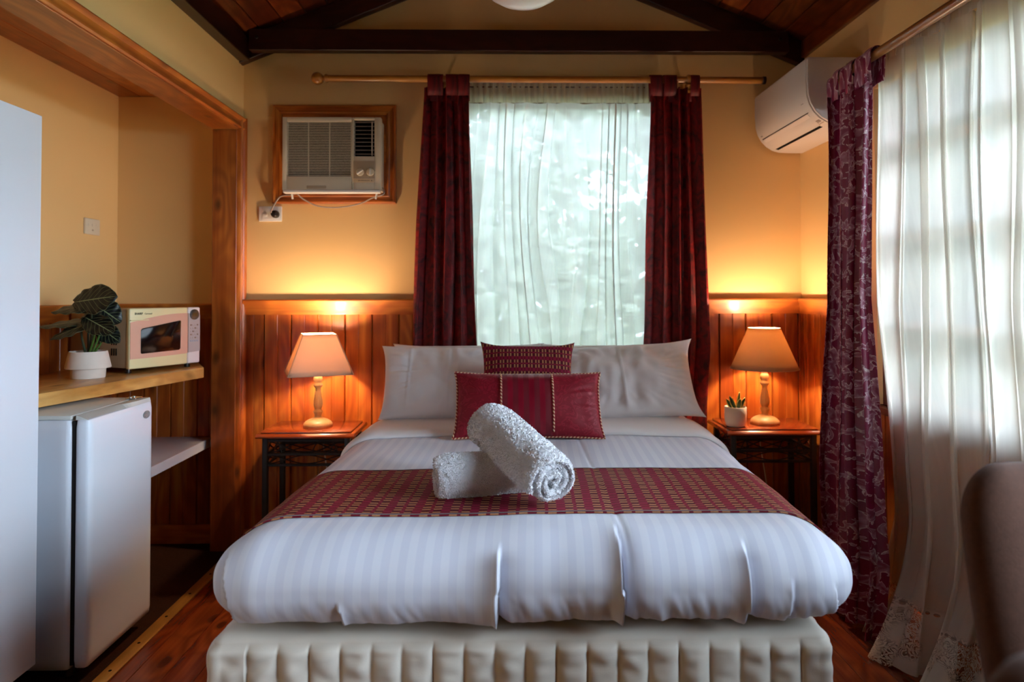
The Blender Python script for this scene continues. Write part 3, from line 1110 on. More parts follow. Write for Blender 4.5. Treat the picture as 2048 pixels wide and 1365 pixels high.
def bed_cover(u, off=0.0):
    h = (0.724, (BY1 - BY0) / 2, 0.102)
    q, n = rounded(u, h, (0.125, 0.11, 0.094))
    x, y, z = q[:, 0], q[:, 1] + (BY0 + BY1) / 2, q[:, 2] + 0.600
    # soft crown on top, sides belly out
    topw = np.clip(n[:, 2], 0, 1)
    z = z + topw * 0.006 * (1 - (x / 0.7) ** 2)
    belly = 0.012 * (1 - np.clip(np.abs(z - 0.60) / 0.1, 0, 1) ** 2)
    frontw = np.clip(-n[:, 1], 0, 1)
    y = y - frontw * belly
    x = x + np.sign(n[:, 0]) * np.abs(n[:, 0]) * belly * 0.6
    disp = np.zeros_like(x)
    # tucks down the front
    s = (z - 0.50) / 0.21
    fw_ = np.clip(frontw * 1.3, 0, 1)

    def pleat(x0, lean, amp, w, s0, s1, sign=1):
        xx = x - x0 - lean * (s - 0.5)
        sh = sm(s0 - 0.08, s0 + 0.1, s) * (1 - sm(s1 - 0.15, s1 + 0.02, s))
        left = np.exp(-np.clip(-xx, 0, 9) / w) * (xx <= 0)
        right = -np.exp(-np.clip(xx, 0, 9) / (w * 0.7)) * (xx > 0)
        return amp * (left + right) * sh * sign
    xr = x + BX
    x_ = x
    disp += fw_ * pleat(-0.079, 0.004, 0.020, 0.030, -0.2, 0.88)
    disp += fw_ * pleat(0.193, -0.010, 0.018, 0.022, -0.2, 1.10)
    disp += fw_ * pleat(0.466, 0.004, 0.017, 0.026, -0.2, 0.90)
    disp += fw_ * pleat(0.560, 0.010, 0.005, 0.016, -0.2, 0.62)
    disp += fw_ * pleat(-0.425, -0.02, 0.007, 0.018, -0.2, 0.42, -1)
    disp += fw_ * pleat(0.655, -0.03, 0.006, 0.025, -0.2, 0.55)
    disp += fw_ * pleat(-0.665, -0.05, 0.009, 0.03, -0.2, 0.95, -1)
    # gathers near the lower edge and soft unevenness everywhere
    for i in range(len(x)):
        a, b, c = x[i], y[i], z[i]
        low = 1 - min(max((c - 0.50) / 0.11, 0), 1)
        g = nz(a * 26 + c * 12, c * 4.5, 1.3)
        d = (0.009 * (abs(g) ** 0.7 - 0.4) + 0.004 * nz(a * 60 + c * 20, c * 6, 5.5)) * fw_[i] * low * (0.5 + 0.9 * (a > -0.1))
        d += 0.005 * nz(a * 4.5, b * 4.5, c * 5 + 2.0)
        d += 0.0035 * fw_[i] * nz(a * 11, c * 9, 7.7)
        d += 0.0030 * abs(n[i, 0]) * nz(b * 8, c * 9, 3.1)
        d += 0.0012 * topw[i] * nz(a * 16, b * 9, 4.4)
        disp[i] += d
    # the long crease down the top
    cr = np.abs(x - 0.17 + 0.05 * (y - 2.3))
    disp -= topw * 0.0022 * np.exp(-(cr / 0.006) ** 2) * (y < 2.7)
    disp += off
    x = x + n[:, 0] * disp
    y = y + n[:, 1] * disp
    z = z + n[:, 2] * disp
    x = x + BX + (y - 1.52) * BED_TILT
    return np.stack([x, y, z], 1), n

bed = thing('bed', 'double bed with a cream quilted base standing against the back window', 'bed', (0.1, 2.4, 0))
# quilted base
u, fs = unit_box(420, 110, 64, True)
q, n = rounded(u, (0.683, 0.88, 0.202), (0.03, 0.03, 0.022))
x, y, z = q[:, 0], q[:, 1] + 2.395, q[:, 2] + 0.295
fx = (x + 0.683 - 0.083) / 0.0675
fy = (y - 1.53) / 0.0675
side_f = np.clip(np.abs(n[:, 1]) * 1.2, 0, 1)
side_s = np.clip(np.abs(n[:, 0]) * 1.2, 0, 1)


def quilt(f):
    fr = f - np.floor(f)
    return np.abs(np.sin(np.pi * fr)) ** 0.40
inr = (z < 0.474)
puff = np.where(inr, 1.0, 0.08)
d = 0.014 * puff * (side_f * np.where((fx > 0), quilt(fx), 0.8) + side_s * quilt(fy))
for i in range(len(x)):
    col_ = math.floor(fx[i]) if side_f[i] > .5 else math.floor(fy[i]) + 40
    if side_f[i] + side_s[i] > .5:
        fr = (fx[i] if side_f[i] > .5 else fy[i])
        fr -= math.floor(fr)
        d[i] += 0.0085 * nz(fr * 1.2 + col_ * 5.1, z[i] * 38, col_ * 1.7) * math.sin(math.pi * fr) * (1.0 if z[i] < 0.46 else 0.3)
d -= 0.004 * np.exp(-((z - 0.474) / 0.004) ** 2) * np.clip(side_f + side_s, 0, 1)
x = x + n[:, 0] * d + 0.048 + (y - 1.53) * BED_TILT
y2 = y + n[:, 1] * d
mesh_obj('base', np.stack([x, y2, z], 1), fs, QUILT, bed)
lm = None
for lx in (-0.55, 0.65):
    for ly in (1.62, 3.1):
        MB().lathe([(0.022, 0.0), (0.026, 0.01), (0.03, 0.085), (0.03, 0.095)], 14, (lx + (ly - 1.53) * BED_TILT, ly, 0)).build('leg', IRON, bed, smooth=True)
u, fs = unit_box(40, 50, 6)
q, n = rounded(u, (0.675, 0.86, 0.082), (0.05, 0.05, 0.04))
x, y, z = q[:, 0], q[:, 1] + 2.395, q[:, 2] + 0.596
mesh_obj('mattress', np.stack([x + 0.06 + (y - 1.53) * BED_TILT, y, z], 1), fs, QUILT, bed)

u, fs = unit_box(330, 90, 46, True)
P, _n = bed_cover(u)
cover = mesh_obj('bedspread', P, fs, SHEET)
tag(cover, 'white sateen striped bedspread tucked round the mattress of the bed', 'bedspread')


def strip_on_bed(y0, y1, zlow, off, nA, nB, edge_round=0.0, yfun=None):
    """patch that lies on the bedspread from the left side over the top to the right side"""
    hy = (BY1 - BY0) / 2
    cy = (BY0 + BY1) / 2
    side = [(-1, zz) for zz in np.linspace(zlow, 0.98, nB // 6)]
    top = [(xx, 1.0) for xx in np.linspace(-1, 1, nB)]
    right = [(1, zz) for zz in np.linspace(0.98, zlow, nB // 6)]
    prof = side + top + right
    U, cols = [], []
    for j in range(nA):
        t = j / (nA - 1)
        for (a, b) in prof:
            yy = y0 + (y1 - y0) * t
            if yfun:
                yy += yfun(a, t)
            U.append((a, (yy - cy) / hy, b))
    U = np.array(U)
    P, N = bed_cover(U, 0.0)
    m = len(prof)
    if edge_round:
        e = np.array([min(j / (nA - 1), 1 - j / (nA - 1)) for j in range(nA)]).repeat(m)
        P = P + N * (0.004 + off * np.sqrt(np.clip(e / edge_round, 0, 1)))[:, None]
    else:
        P = P + N * off
    G = P.reshape(nA, m, 3)
    dl = np.zeros((nA, m))
    dl[:, 1:] = np.cumsum(np.linalg.norm(np.diff(G, axis=1), axis=2), axis=1)
    dl -= dl[:, m // 2:m // 2 + 1]
    ds = np.zeros((nA, m))
    ds[1:] = np.cumsum(np.linalg.norm(np.diff(G, axis=0), axis=2), axis=0)
    uv = np.stack([dl.ravel(), ds.ravel()], 1)
    return P, grid_faces(m, nA), uv
P, fs, uv = strip_on_bed(1.668, 2.108, -0.15, 0.0045, 46, 150, yfun=lambda a, t: 0.018 * (a + 1) * (1 - t) * 0.5 + 0.004 * math.sin(a * 5))
runner = mesh_obj('bed_runner', P, fs, WEAVE, None, uv)
md = runner.modifiers.new('thickness', 'SOLIDIFY')
md.thickness = 0.003
md.offset = -1
tag(runner, 'dark red woven bed runner with ochre dashes across the foot of the bed', 'bed runner')
for (ya, yb) in ((1.6685, 1.675), (2.101, 2.1075)):
    P, fs, uv = strip_on_bed(ya, yb, -0.15, 0.0062, 4, 150, yfun=lambda a, t, k=ya: 0.018 * (a + 1) * (1.0 if k < 1.8 else 0.0) * 0.5 + 0.004 * math.sin(a * 5))
    mesh_obj('hem', P, fs, fabric('runner_hem_%d' % int(ya), rgb('3d0714'), 0.8), runner)
P, fs, uv = strip_on_bed(2.60, 2.97, -0.2, 0.016, 26, 110, edge_round=0.12, yfun=lambda a, t: 0.012 * math.sin(a * 4 + 1) * (1 - t))
fold = mesh_obj('turned_sheet', P, fs, FOLD)
tag(fold, 'plain white sheet turned down over the bedspread below the pillows', 'sheet')
md = fold.modifiers.new('thickness', 'SOLIDIFY')
md.thickness = 0.004
md.offset = -1


# ---- pillows and cushions
def pillow_grid(w, h, t, n, seed, ear=0.04, pinch=0.05, wr=0.006, creases=(), power=0.42, taper=0.0):
    """front and back sheets; local x across, z up, y thickness (front = -y)"""
    vs, fs, uvs = [], [], []
    for sgn in (-1, 1):
        b = len(vs)
        for j in range(n + 1):
            for i in range(n + 1):
                a = -math.cos(math.pi * i / n) * 0.35 + (2 * i / n - 1) * 0.65
                c = -math.cos(math.pi * j / n) * 0.35 + (2 * j / n - 1) * 0.65
                x = a * w / 2 * (1 - pinch * (1 - c * c)) * (1 + taper * (c - 0.6))
                z = c * h / 2 * (1 - pinch * (w / h) * 0.6 * (1 - a * a))
                e = (abs(a) * abs(c)) ** 6
                x *= 1 + ear * e
                z *= 1 + ear * e * 1.4
                p = max(0.0, (1 - a ** 2) * (1 - c ** 2)) ** power
                y = sgn * t / 2 * p
                edge = min(1, 3.5 * (1 - max(abs(a), abs(c))))
                ed = max(abs(a), abs(c))
                y += sgn * wr * edge * (nz(x * 9 + seed, z * 9, seed * 1.3) + 0.6 * nz(x * 22, z * 16 + seed, seed))
                rad = math.atan2(c, a)
                y += sgn * wr * 0.9 * edge * sm(0.45, 0.85, ed) * nz(rad * 7 + seed, ed * 1.2, seed)
                y += 0.010 * nz(x * 3 + seed * 2, z * 4, seed) * (1 - edge)
                if sgn < 0:
                    for cx in creases:
                        y += -0.0045 * math.exp(-((x - cx) / 0.0045) ** 2) * edge
                vs.append((x, y, z))
                uvs.append((x, z))
        for j in range(n):
            for i in range(n):
                q = (b + j * (n + 1) + i, b + j * (n + 1) + i + 1, b + (j + 1) * (n + 1) + i + 1, b + (j + 1) * (n + 1) + i)
                fs.append(q if sgn < 0 else q[::-1])
    # weld the rims by pairing
    m = (n + 1) ** 2
    rim = {}
    for j in range(n + 1):
        for i in range(n + 1):
            if i in (0, n) or j in (0, n):
                rim[m + j * (n + 1) + i] = j * (n + 1) + i
    fs = [tuple(rim.get(k, k) for k in f) for f in fs]
    keep = sorted({k for f in fs for k in f})
    mp = {k: i for i, k in enumerate(keep)}
    return [vs[k] for k in keep], [tuple(mp[k] for k in f) for f in fs], [uvs[k] for k in keep]


def place(o, loc, rot):
    o.location = loc
    o.rotation_euler = tuple(math.radians(a) for a in rot)
    return o
PG = 'white pillows leaning at the head of the bed'
pv = pillow_grid(0.685, 0.37, 0.15, 120, 1.0, 0.035, 0.03, 0.017, (-0.05, -0.22), taper=0.035)
p1 = place(mesh_obj('pillow', *pv[:2], LINEN, None, pv[2]), (-0.178, 3.01, 0.858), (-42, 1.5, 2))
tag(p1, 'front white pillow with pressed creases on the left of the bed', 'pillow', PG)
pv = pillow_grid(0.685, 0.38, 0.15, 120, 5.0, 0.07, 0.035, 0.017, (0.02,), taper=0.035)
p2 = place(mesh_obj('pillow', *pv[:2], LINEN, None, pv[2]), (0.515, 3.01, 0.864), (-42, -3.5, -2))
tag(p2, 'front white pillow with the tall upturned corner on the right of the bed', 'pillow', PG)
pv = pillow_grid(0.69, 0.31, 0.09, 36, 9.0, 0.05, 0.03, 0.007)
p3 = place(mesh_obj('pillow', *pv[:2], LINEN, None, pv[2]), (-0.150, 3.195, 0.872), (-32, 0, 0))
tag(p3, 'white pillow tucked behind the creased front pillow, left of the bed', 'pillow', PG)
p4 = place(mesh_obj('pillow', *pv[:2], LINEN, None, pv[2]), (0.545, 3.195, 0.872), (-32, 0, 0))
tag(p4, 'white pillow tucked behind the front pillow with the upturned corner', 'pillow', PG)

pv = pillow_grid(0.375, 0.335, 0.12, 36, 3.0, 0.06, 0.045, 0.004)
c1 = place(mesh_obj('cushion', *pv[:2], WEAVE_V, None, pv[2]), (0.112, 2.805, 0.880), (-24, 1, 0))
tag(c1, 'square dark red cushion with ochre dashes propped against the pillows', 'cushion')

# oblong cushion: one body of three cloths with twisted cord
vs, fs, uv = pillow_grid(0.545, 0.25, 0.12, 60, 7.0, 0.03, 0.02, 0.005)
obl = thing('cushion', 'oblong deep red cushion with cord trimmed damask ends in front of the square one', 'cushion', (0, 0, 0))
V = np.array(vs)


def sub(pred):
    fsel = [f for f in fs if pred(sum(V[k][0] for k in f) / len(f))]
    keep = sorted({k for f in fsel for k in f})
    mp = {k: i for i, k in enumerate(keep)}
    return [vs[k] for k in keep], [tuple(mp[k] for k in f) for f in fsel], [uv[k] for k in keep]
L0, L1 = -0.104, 0.090
for nm, pr_, m_ in (('damask_end', lambda x: x < L0, DAMASK), ('striped_panel', lambda x: L0 <= x <= L1, SATIN), ('damask_end', lambda x: x > L1, DAMASK)):
    a, b, c = sub(pr_)
    mesh_obj(nm, a, b, m_, obl, c)


def cord(name, pts, r, parent, closed=False):
    pts = [Vector(p) for p in pts]
    mb = MB().tube(pts, r, 8, cap=not closed)
    uvs, acc = [], 0.0
    for i, p in enumerate(pts):
        if i:
            acc += (p - pts[i - 1]).length
        for k in range(8):
            uvs.append((acc, k / 8))
    return mesh_obj(name, mb.v, mb.f, TWIST, parent, uvs)


def surf_pt(x, z):
    d = (V[:, 0] - x) ** 2 + (V[:, 2] - z) ** 2 + (V[:, 1] > 0.002) * 1.0
    return V[int(np.argmin(d))]
for x0 in (L0, L1):
    pts = []
    for k in range(24):
        z = -0.113 + 0.226 * k / 23
        d = (V[:, 0] - x0) ** 2 + (V[:, 2] - z) ** 2 + (V[:, 1] > 0.004) * 1.0
        idx = np.argsort(d)[:4]
        pts.append((x0, float(V[idx, 1].mean()) - 0.003, z))
    cord('cord', pts, 0.0035, obl)
n_ = 60
ring = []
for k in range(0, 61):
    ring.append((k, 0))
for k in range(1, 61):
    ring.append((60, k))
for k in range(59, -1, -1):
    ring.append((k, 60))
for k in range(59, -1, -1):
    ring.append((0, k))


def rim_pt(i, j, w=0.545, h=0.25, ear=0.03, pinch=0.02, seed=7.0):
    a = -math.cos(math.pi * i / n_) * 0.35 + (2 * i / n_ - 1) * 0.65
    c = -math.cos(math.pi * j / n_) * 0.35 + (2 * j / n_ - 1) * 0.65
    x = a * w / 2 * (1 - pinch * (1 - c * c))
    z = c * h / 2 * (1 - pinch * (w / h) * 0.6 * (1 - a * a))
    e = (abs(a) * abs(c)) ** 6
    x *= 1 + ear * e
    z *= 1 + ear * e * 1.4
    return (x * 1.006, 0.010 * nz(x * 3 + seed * 2, z * 4, seed), z * 1.008)
cord('cord', [rim_pt(*r) for r in ring[::2]] + [rim_pt(0, 0)], 0.0036, obl, True)
place(obl, (0.106, 2.590, 0.828), (-27, 0.6, 1))


# ---- rolled towels
def towel_roll(R, L, turns, seed, squash=0.93):
    """a sheet wound into a loose spiral; local axis along x"""
    nt, nl = int(turns * 60), 64
    r0 = 0.013
    pitch = (R - r0) / turns
    th = pitch * 0.84
    sec = []
    for i in range(nt + 1):
        a = 2 * math.pi * turns * i / nt
        sec.append((a, r0 + pitch * a / (2 * math.pi)))
    vs, fs = [], []
    rings = []
    for k in range(nl + 1):
        t = (1 - math.cos(math.pi * k / nl)) / 2 * 0.5 + 0.5 * k / nl
        ring = []
        e = abs(2 * t - 1)
        for layer in (0, 1):
            for (a, r) in (sec if layer == 0 else sec[::-1]):
                puffy = 1 - 0.45 * e ** 9          # each layer rounds off at its end
                rr = r + (th / 2 if layer == 0 else -th / 2) * puffy
                x = (t - 0.5) * L
                x += math.copysign(1, t - 0.5) * e ** 6 * (0.011 * nz(r * 60 + seed, a * 0.45, t * 2) + 0.10 * (r - R * 0.7) * (R - r) / R)
                if layer == 0 and r > R - 1.05 * pitch:
                    rr += 0.0016 * nz(x * 120 + seed, math.cos(a) * R * 120, math.sin(a) * R * 120) + 0.0045 * nz(x * 13, math.cos(a) * 1.5 + seed, math.sin(a) * 1.5)
                    rr -= 0.006 * e ** 12
                wob = 1 + (0.16 * nz(r * 30, math.cos(a) * 1.1, math.sin(a) * 1.1 + seed)) * (1 - 0.7 * r / R)
                ring.append((x, rr * wob * math.cos(a + 2.2), rr * wob * math.sin(a + 2.2) * squash))
        rings.append(ring)
    m = len(rings[0])
    for ring in rings:
        vs += ring
    for k in range(nl):
        for i in range(m):
            i2 = (i + 1) % m
            fs.append((k * m + i, k * m + i2, (k + 1) * m + i2, (k + 1) * m + i))
    half = m // 2
    for k, flip in ((0, False), (nl, True)):
        for i in range(half - 1):
            q = (k * m + i, k * m + m - 1 - i, k * m + m - 2 - i, k * m + i + 1)
            fs.append(q if not flip else q[::-1])
    return np.array(vs), fs


def terry_pile(towel, n, length, seed):
    """short loops of the towelling, standing on the cloth"""
    rng = np.random.default_rng(seed)
    me = towel.data
    me.calc_loop_triangles()
    V_ = np.array([v.co[:] for v in me.vertices])
    T = np.array([t.vertices[:] for t in me.loop_triangles])
    A, B, C = V_[T[:, 0]], V_[T[:, 1]], V_[T[:, 2]]
    N = np.cross(B - A, C - A)
    ar = np.linalg.norm(N, axis=1)
    N /= np.maximum(ar, 1e-12)[:, None]
    k = rng.choice(len(T), n, p=ar / ar.sum())
    a, b = rng.random(n), rng.random(n)
    f = a + b > 1
    a[f], b[f] = 1 - a[f], 1 - b[f]
    P = A[k] + (B[k] - A[k]) * a[:, None] + (C[k] - A[k]) * b[:, None]
    D = N[k] + rng.normal(0, 0.55, (n, 3))
    D /= np.linalg.norm(D, axis=1, keepdims=True)
    S = np.cross(D, rng.normal(0, 1, (n, 3)))
    S /= np.maximum(np.linalg.norm(S, axis=1, keepdims=True), 1e-9)
    L_ = length * rng.uniform(0.6, 1.3, n)[:, None]
    w = 0.0009
    v = np.stack([P - S * w, P + S * w, P + D * L_ * 0.8 + S * w * 1.3, P + D * L_ + np.cross(S, D) * w * 2, P + D * L_ * 0.8 - S * w * 1.3], 1)
    v[:, :, 2] = np.maximum(v[:, :, 2], ZT)
    fs_ = [(5 * i, 5 * i + 1, 5 * i + 2, 5 * i + 3, 5 * i + 4) for i in range(n)]
    return mesh_obj('pile', v.reshape(-1, 3), fs_, PILE, towel, kind='stuff')


def axis_matrix(a, b, roll=0.0):
    a, b = Vector(a), Vector(b)
    x = (b - a).normalized()
    z = Vector((0, 0, 1))
    y = z.cross(x).normalized()
    z = x.cross(y)
    M = Matrix((x, y, z)).transposed().to_4x4()
    return Matrix.Translation((a + b) / 2) @ M @ Matrix.Rotation(roll, 4, 'X')
ZT = 0.708          # top of the runner where the towels lie
A2, B2, R2 = Vector((-0.030, 1.985, 0.872)), Vector((0.134, 1.700, 0.779)), 0.071
A1, B1, R1 = Vector((-0.172, 1.818, ZT + 0.057)), Vector((0.085, 1.905, ZT + 0.057)), 0.061


def bake(V, M):
    return np.array([tuple(M @ Vector(v)) for v in V])
v1, f1 = towel_roll(R1, (B1 - A1).length, 2.5, 4.0)
W_ = bake(v1, axis_matrix(A1, B1, 0.4))
# the leaning towel presses into the lower one
ax2 = (B2 - A2)
ln2 = ax2.length
ax2n = ax2 / ln2
for i in range(len(W_)):
    p = Vector(W_[i])
    t = (p - A2).dot(ax2n)
    c = A2 + ax2n * t
    d = p - c
    if -0.05 < t < ln2 + 0.05 and d.length < R2 + 0.002:
        # push down to the underside of the leaning roll
        horiz = Vector((-ax2n.y, ax2n.x, 0)).normalized()
        s_ = max(-0.98, min(0.98, d.dot(horiz) / R2))
        under = c.z - R2 * math.sqrt(1 - s_ * s_) * 1.03
        W_[i][2] = max(min(p.z, under), ZT - 0.002 + 0.15 * (p.z - ZT))
W_[:, 2] = np.maximum(W_[:, 2], ZT + 0.001)
tw1 = mesh_obj('towel', W_, f1, TERRY)
tag(tw1, 'smaller rolled white towel lying flat on the bed runner', 'towel')
v2, f2 = towel_roll(R2, ln2, 2.8, 11.0)
W_ = bake(v2, axis_matrix(A2, B2, 2.6))
W_[:, 2] = np.maximum(W_[:, 2], ZT + 0.001)
tw2 = mesh_obj('towel', W_, f2, TERRY)
tag(tw2, 'larger rolled white towel leaning across the smaller one on the runner', 'towel')
terry_pile(tw1, 30000, 0.0036, 1)
terry_pile(tw2, 48000, 0.0036, 2)

# ------------------------------------------------------------------ curtains
def curtain(name, mat, parent, nu, nv, z0, z1, ext, folds, amp, axis, plane, width, seed, sway=0.25, shift=None, sharpf=0.0, lap=0.32, kind=None, vtop=None, uv_scale=1.0, ampfun=None):
    """hanging cloth. ext(z) -> (a0, a1) along the wall; depth measured from PLANE (wall axis normal).
    axis 'X': runs along x, depth towards -y ; axis 'Y': runs along y, depth towards -x"""
    vs, uvs = [], []
    for j in range(nv):
        z = z0 + (z1 - z0) * (j / (nv - 1))
        a0, a1 = ext(z)
        tz = (z - z0) / (z1 - z0)
        am = amp if ampfun is None else ampfun(z)
        for i in range(nu):
            t = i / (nu - 1)
            ph = folds * t + sway * nz(t * 5 + seed, z * 0.9, seed) + 0.35 * nz(t * 3.1, seed, 2.2)
            w = math.sin(2 * math.pi * ph)
            w2 = math.copysign(abs(w) ** (1 - sharpf), w)
            tt = t + lap / folds * math.sin(4 * math.pi * ph) * 0.5
            tt = min(max(tt, 0), 1) if i in (0, nu - 1) else tt
            dep = am * w2 + am * 0.45 * nz(t * folds * 0.9 + seed, z * 1.6, 1.0) + am * 0.35 * math.sin(2 * math.pi * ph * 2.3 + seed)
            sh = shift(z, t) if shift else 0.0
            a = a0 + (a1 - a0) * tt
            if axis == 'X':
                vs.append((a, plane - dep - sh, z))
            else:
                vs.append((plane - dep - sh, a, z))
            uvs.append((t * width * uv_scale, z * uv_scale))
    return mesh_obj(name, vs, grid_faces(nu, nv), mat, parent, uvs, kind=kind)


def lin(z, pts):
    zs = [p[0] for p in pts]
    return float(np.interp(z, zs, [p[1] for p in pts]))

# back rod
RZ, RY = 2.303, 3.325
rod = thing('curtain_rod', 'polished timber curtain rod with a ball finial over the back window', 'curtain rod', (0.2, RY, RZ))
MB().tube([(-0.842, RY, RZ), (1.298, RY, RZ - 0.002)], 0.0165, 20).build('pole', W_ROD, rod, smooth=True)
Mx = Matrix.Translation((-0.842, RY, RZ)) @ Matrix.Rotation(math.radians(-90), 4, 'Y')
MB(Mx).lathe([(0.0165, -0.005), (0.021, 0.0), (0.021, 0.008), (0.016, 0.012), (0.0125, 0.017), (0.014, 0.02)] + [(0.0305 * math.sin(a), 0.047 - 0.0305 * math.cos(a)) for a in np.linspace(0.45, 3.10, 14)], 24).build('finial', W_ROD, rod, smooth=True, sharp=50)
MB(Matrix.Translation((1.298, RY, RZ - 0.002)) @ Matrix.Rotation(math.radians(90), 4, 'Y')).lathe([(0.0165, -0.004), (0.019, 0), (0.019, 0.012), (0.0001, 0.0125)], 20).build('end_cap', W_DARK, rod)
for bx_ in (-0.30, 0.93):
    br = MB()
    br.tube([(bx_, YB - 0.002, RZ - 0.03), (bx_, RY + 0.03, RZ - 0.03), (bx_, RY, RZ - 0.024)], 0.009, 10)
    br.lathe([(0.012, -0.05), (0.016, -0.045), (0.010, -0.035), (0.015, -0.028), (0.019, -0.022), (0.019, -0.016), (0.012, -0.012)], 16, (bx_, RY, RZ - 0.012))
    br.build('bracket', W_ROD, rod, smooth=True)
    MB(Matrix.Translation((bx_, RY, RZ)) @ Matrix.Rotation(math.radians(90), 4, 'Y')).lathe([(0.0172, -0.010), (0.023, -0.008), (0.025, 0.0), (0.023, 0.008), (0.0172, 0.010)], 20, cap=False).build('ring', W_ROD, rod, smooth=True)


def tab(cx, w, parent, mat, seed):
    """cloth loop over the rod"""
    vs, uvs = [], []
    path = []
    for a in np.linspace(-0.0, math.pi, 12):
        path.append((RY - 0.024 * math.cos(a), RZ + 0.022 * math.sin(a)))
    path = [(RY - 0.010, RZ - 0.085), (RY - 0.0225, RZ - 0.05)] + path + [(RY + 0.022, RZ - 0.05), (RY + 0.019, RZ - 0.105)]
    n = 8
    for j, (y, z) in enumerate(path):
        for i in range(n):
            t = i / (n - 1)
            vs.append((cx + (t - 0.5) * w + 0.004 * nz(z * 20, seed), y - 0.003 * math.sin(math.pi * t) + 0.002 * nz(t * 3, z * 20, seed), z))
            uvs.append((t * w, j * 0.012))
    o = mesh_obj('tab', vs, grid_faces(n, len(path)), mat, parent, uvs)
    m_ = o.modifiers.new('thickness', 'SOLIDIFY')
    m_.thickness = 0.004
    return o

VG = 'red velvet tab top curtains'
cl = thing('curtain', 'dark red velvet curtain hanging left of the white voile', 'curtain', (-0.26, RY, 0), VG)
cb = curtain('drape', VELVET, cl, 150, 70, 0.04, 2.262,
             lambda z: (lin(z, [(0, -0.50), (1.0, -0.425), (1.6, -0.405), (2.24, -0.368)]), lin(z, [(0, -0.07), (1.0, -0.105), (2.24, -0.145)])),
             4.3, 0.020, 'X', 3.338, 0.9, 2.0, 0.3)
for cx, w in ((-0.315, 0.075), (-0.232, 0.06), (-0.176, 0.055)):
    tab(cx, w, cl, VELVET, cx * 9)
cr_ = thing('curtain', 'dark red velvet curtain hanging right of the white voile', 'curtain', (0.86, RY, 0), VG)
curtain('drape', VELVET, cr_, 150, 70, 0.04, 2.262,
        lambda z: (lin(z, [(0, 0.65), (1.0, 0.690), (2.24, 0.732)]), lin(z, [(0, 1.0), (0.7, 1.0), (1.0, 1.018), (1.6, 1.0), (2.24, 0.985)])),
        4.2, 0.020, 'X', 3.338, 0.9, 6.3, 0.3)
for cx, w in ((0.768, 0.06), (0.836, 0.065), (0.957, 0.046)):
    tab(cx, w, cr_, VELVET, cx * 7)

# white voile on its own wire behind the rod
vo = thing('sheer_curtain', 'white voile curtain across the window at the head of the bed', 'sheer curtain', (0.3, 3.395, 0))
curtain('voile', SHEER, vo, 420, 60, 0.75, 2.205, lambda z: (lin(z, [(0.7, -0.21), (2.2, -0.19)]), lin(z, [(0.7, 0.80), (2.2, 0.80)])),
        9.5, 0.012, 'X', 3.398, 2.4, 4.0, 0.9, lap=0.2, ampfun=lambda z: 0.020 - 0.009 * max(0, (z - 1.7) / 0.5))
curtain('heading', SHEER_HEAD, vo, 420, 14, 2.205, 2.335, lambda z: (-0.19, 0.80), 33, 0.005, 'X', 3.392, 2.4, 8.0, 0.6)
MB().tube([(-0.215, 3.396, 2.285), (0.82, 3.396, 2.285)], 0.004, 8).build('wire', CHROME, vo, smooth=True)

# window wall: rod, patterned curtain, lace
RX2, RZ2 = 1.38, 2.125
rod2 = thing('curtain_rod', 'timber curtain rod running along the window wall above the lace curtain', 'curtain rod', (RX2, 1.5, RZ2))
MB().tube([(RX2, -0.25, RZ2), (RX2, 2.775, RZ2)], 0.0175, 18).build('pole', W_ROD_Y, rod2, smooth=True)
for by in (2.622, 1.2, 0.0):
    MB().tube([(XR - 0.001, by, RZ2 - 0.045), (RX2 + 0.03, by, RZ2 - 0.04), (RX2, by, RZ2 - 0.018)], 0.008, 10).build('bracket', IRON, rod2, smooth=True)
MB(Matrix.Translation((RX2, -0.25, RZ2)) @ Matrix.Rotation(math.radians(90), 4, 'X')).lathe([(0.0175, -0.002), (0.02, 0.0), (0.012, 0.012), (0.03, 0.04), (0.012, 0.066), (0.0001, 0.068)], 18).build('finial', W_ROD_Y, rod2, smooth=True)

pc = thing('curtain', 'maroon curtain patterned with pale pink scrolling leaves, beside the lace curtain', 'curtain', (RX2, 2.66, 0))
curtain('drape', SCROLL, pc, 170, 90, 0.02, 2.05,
        lambda z: (lin(z, [(0, 2.39), (0.3, 2.345), (0.75, 2.41), (1.22, 2.505), (1.5, 2.49), (2.05, 2.44)]), lin(z, [(0, 2.78), (0.4, 2.80), (0.9, 2.80), (1.22, 2.79), (2.05, 2.785)])),
        3.4, 0.03, 'Y', 1.372, 0.85, 3.7, 0.22,
        shift=lambda z, t: lin(z, [(0, 0.035), (0.5, 0.03), (1.2, 0.0), (2.05, 0.0)]), ampfun=lambda z: lin(z, [(0, 0.040), (0.6, 0.038), (1.22, 0.026), (2.05, 0.028)]))


def tab2(cy, w, droop):
    vs, uvs = [], []
    path = [(RX2 - 0.026, RZ2 - 0.10), (RX2 - 0.0265, RZ2 - 0.05)] + [(RX2 - 0.0265 * math.cos(a), RZ2 + 0.026 * math.sin(a)) for a in np.linspace(0, math.pi, 12)] + [(RX2 + 0.024, RZ2 - 0.05), (RX2 + 0.02, RZ2 - 0.1)]
    n = 10
    for j, (x, z) in enumerate(path):
        for i in range(n):
            t = i / (n - 1)
            vs.append((x - 0.004 * math.sin(math.pi * t * 2), cy + (t - 0.5) * w, z - droop * max(0, t - 0.4)))
            uvs.append((t * w, 2.0 + j * 0.012))
    o = mesh_obj('tab', vs, grid_faces(n, len(path)), SCROLL, pc, uvs)
    m_ = o.modifiers.new('thickness', 'SOLIDIFY')
    m_.thickness = 0.003
tab2(2.505, 0.11, 0)
tab2(2.630, 0.088, 0)
tab2(2.735, 0.092, 0.02)
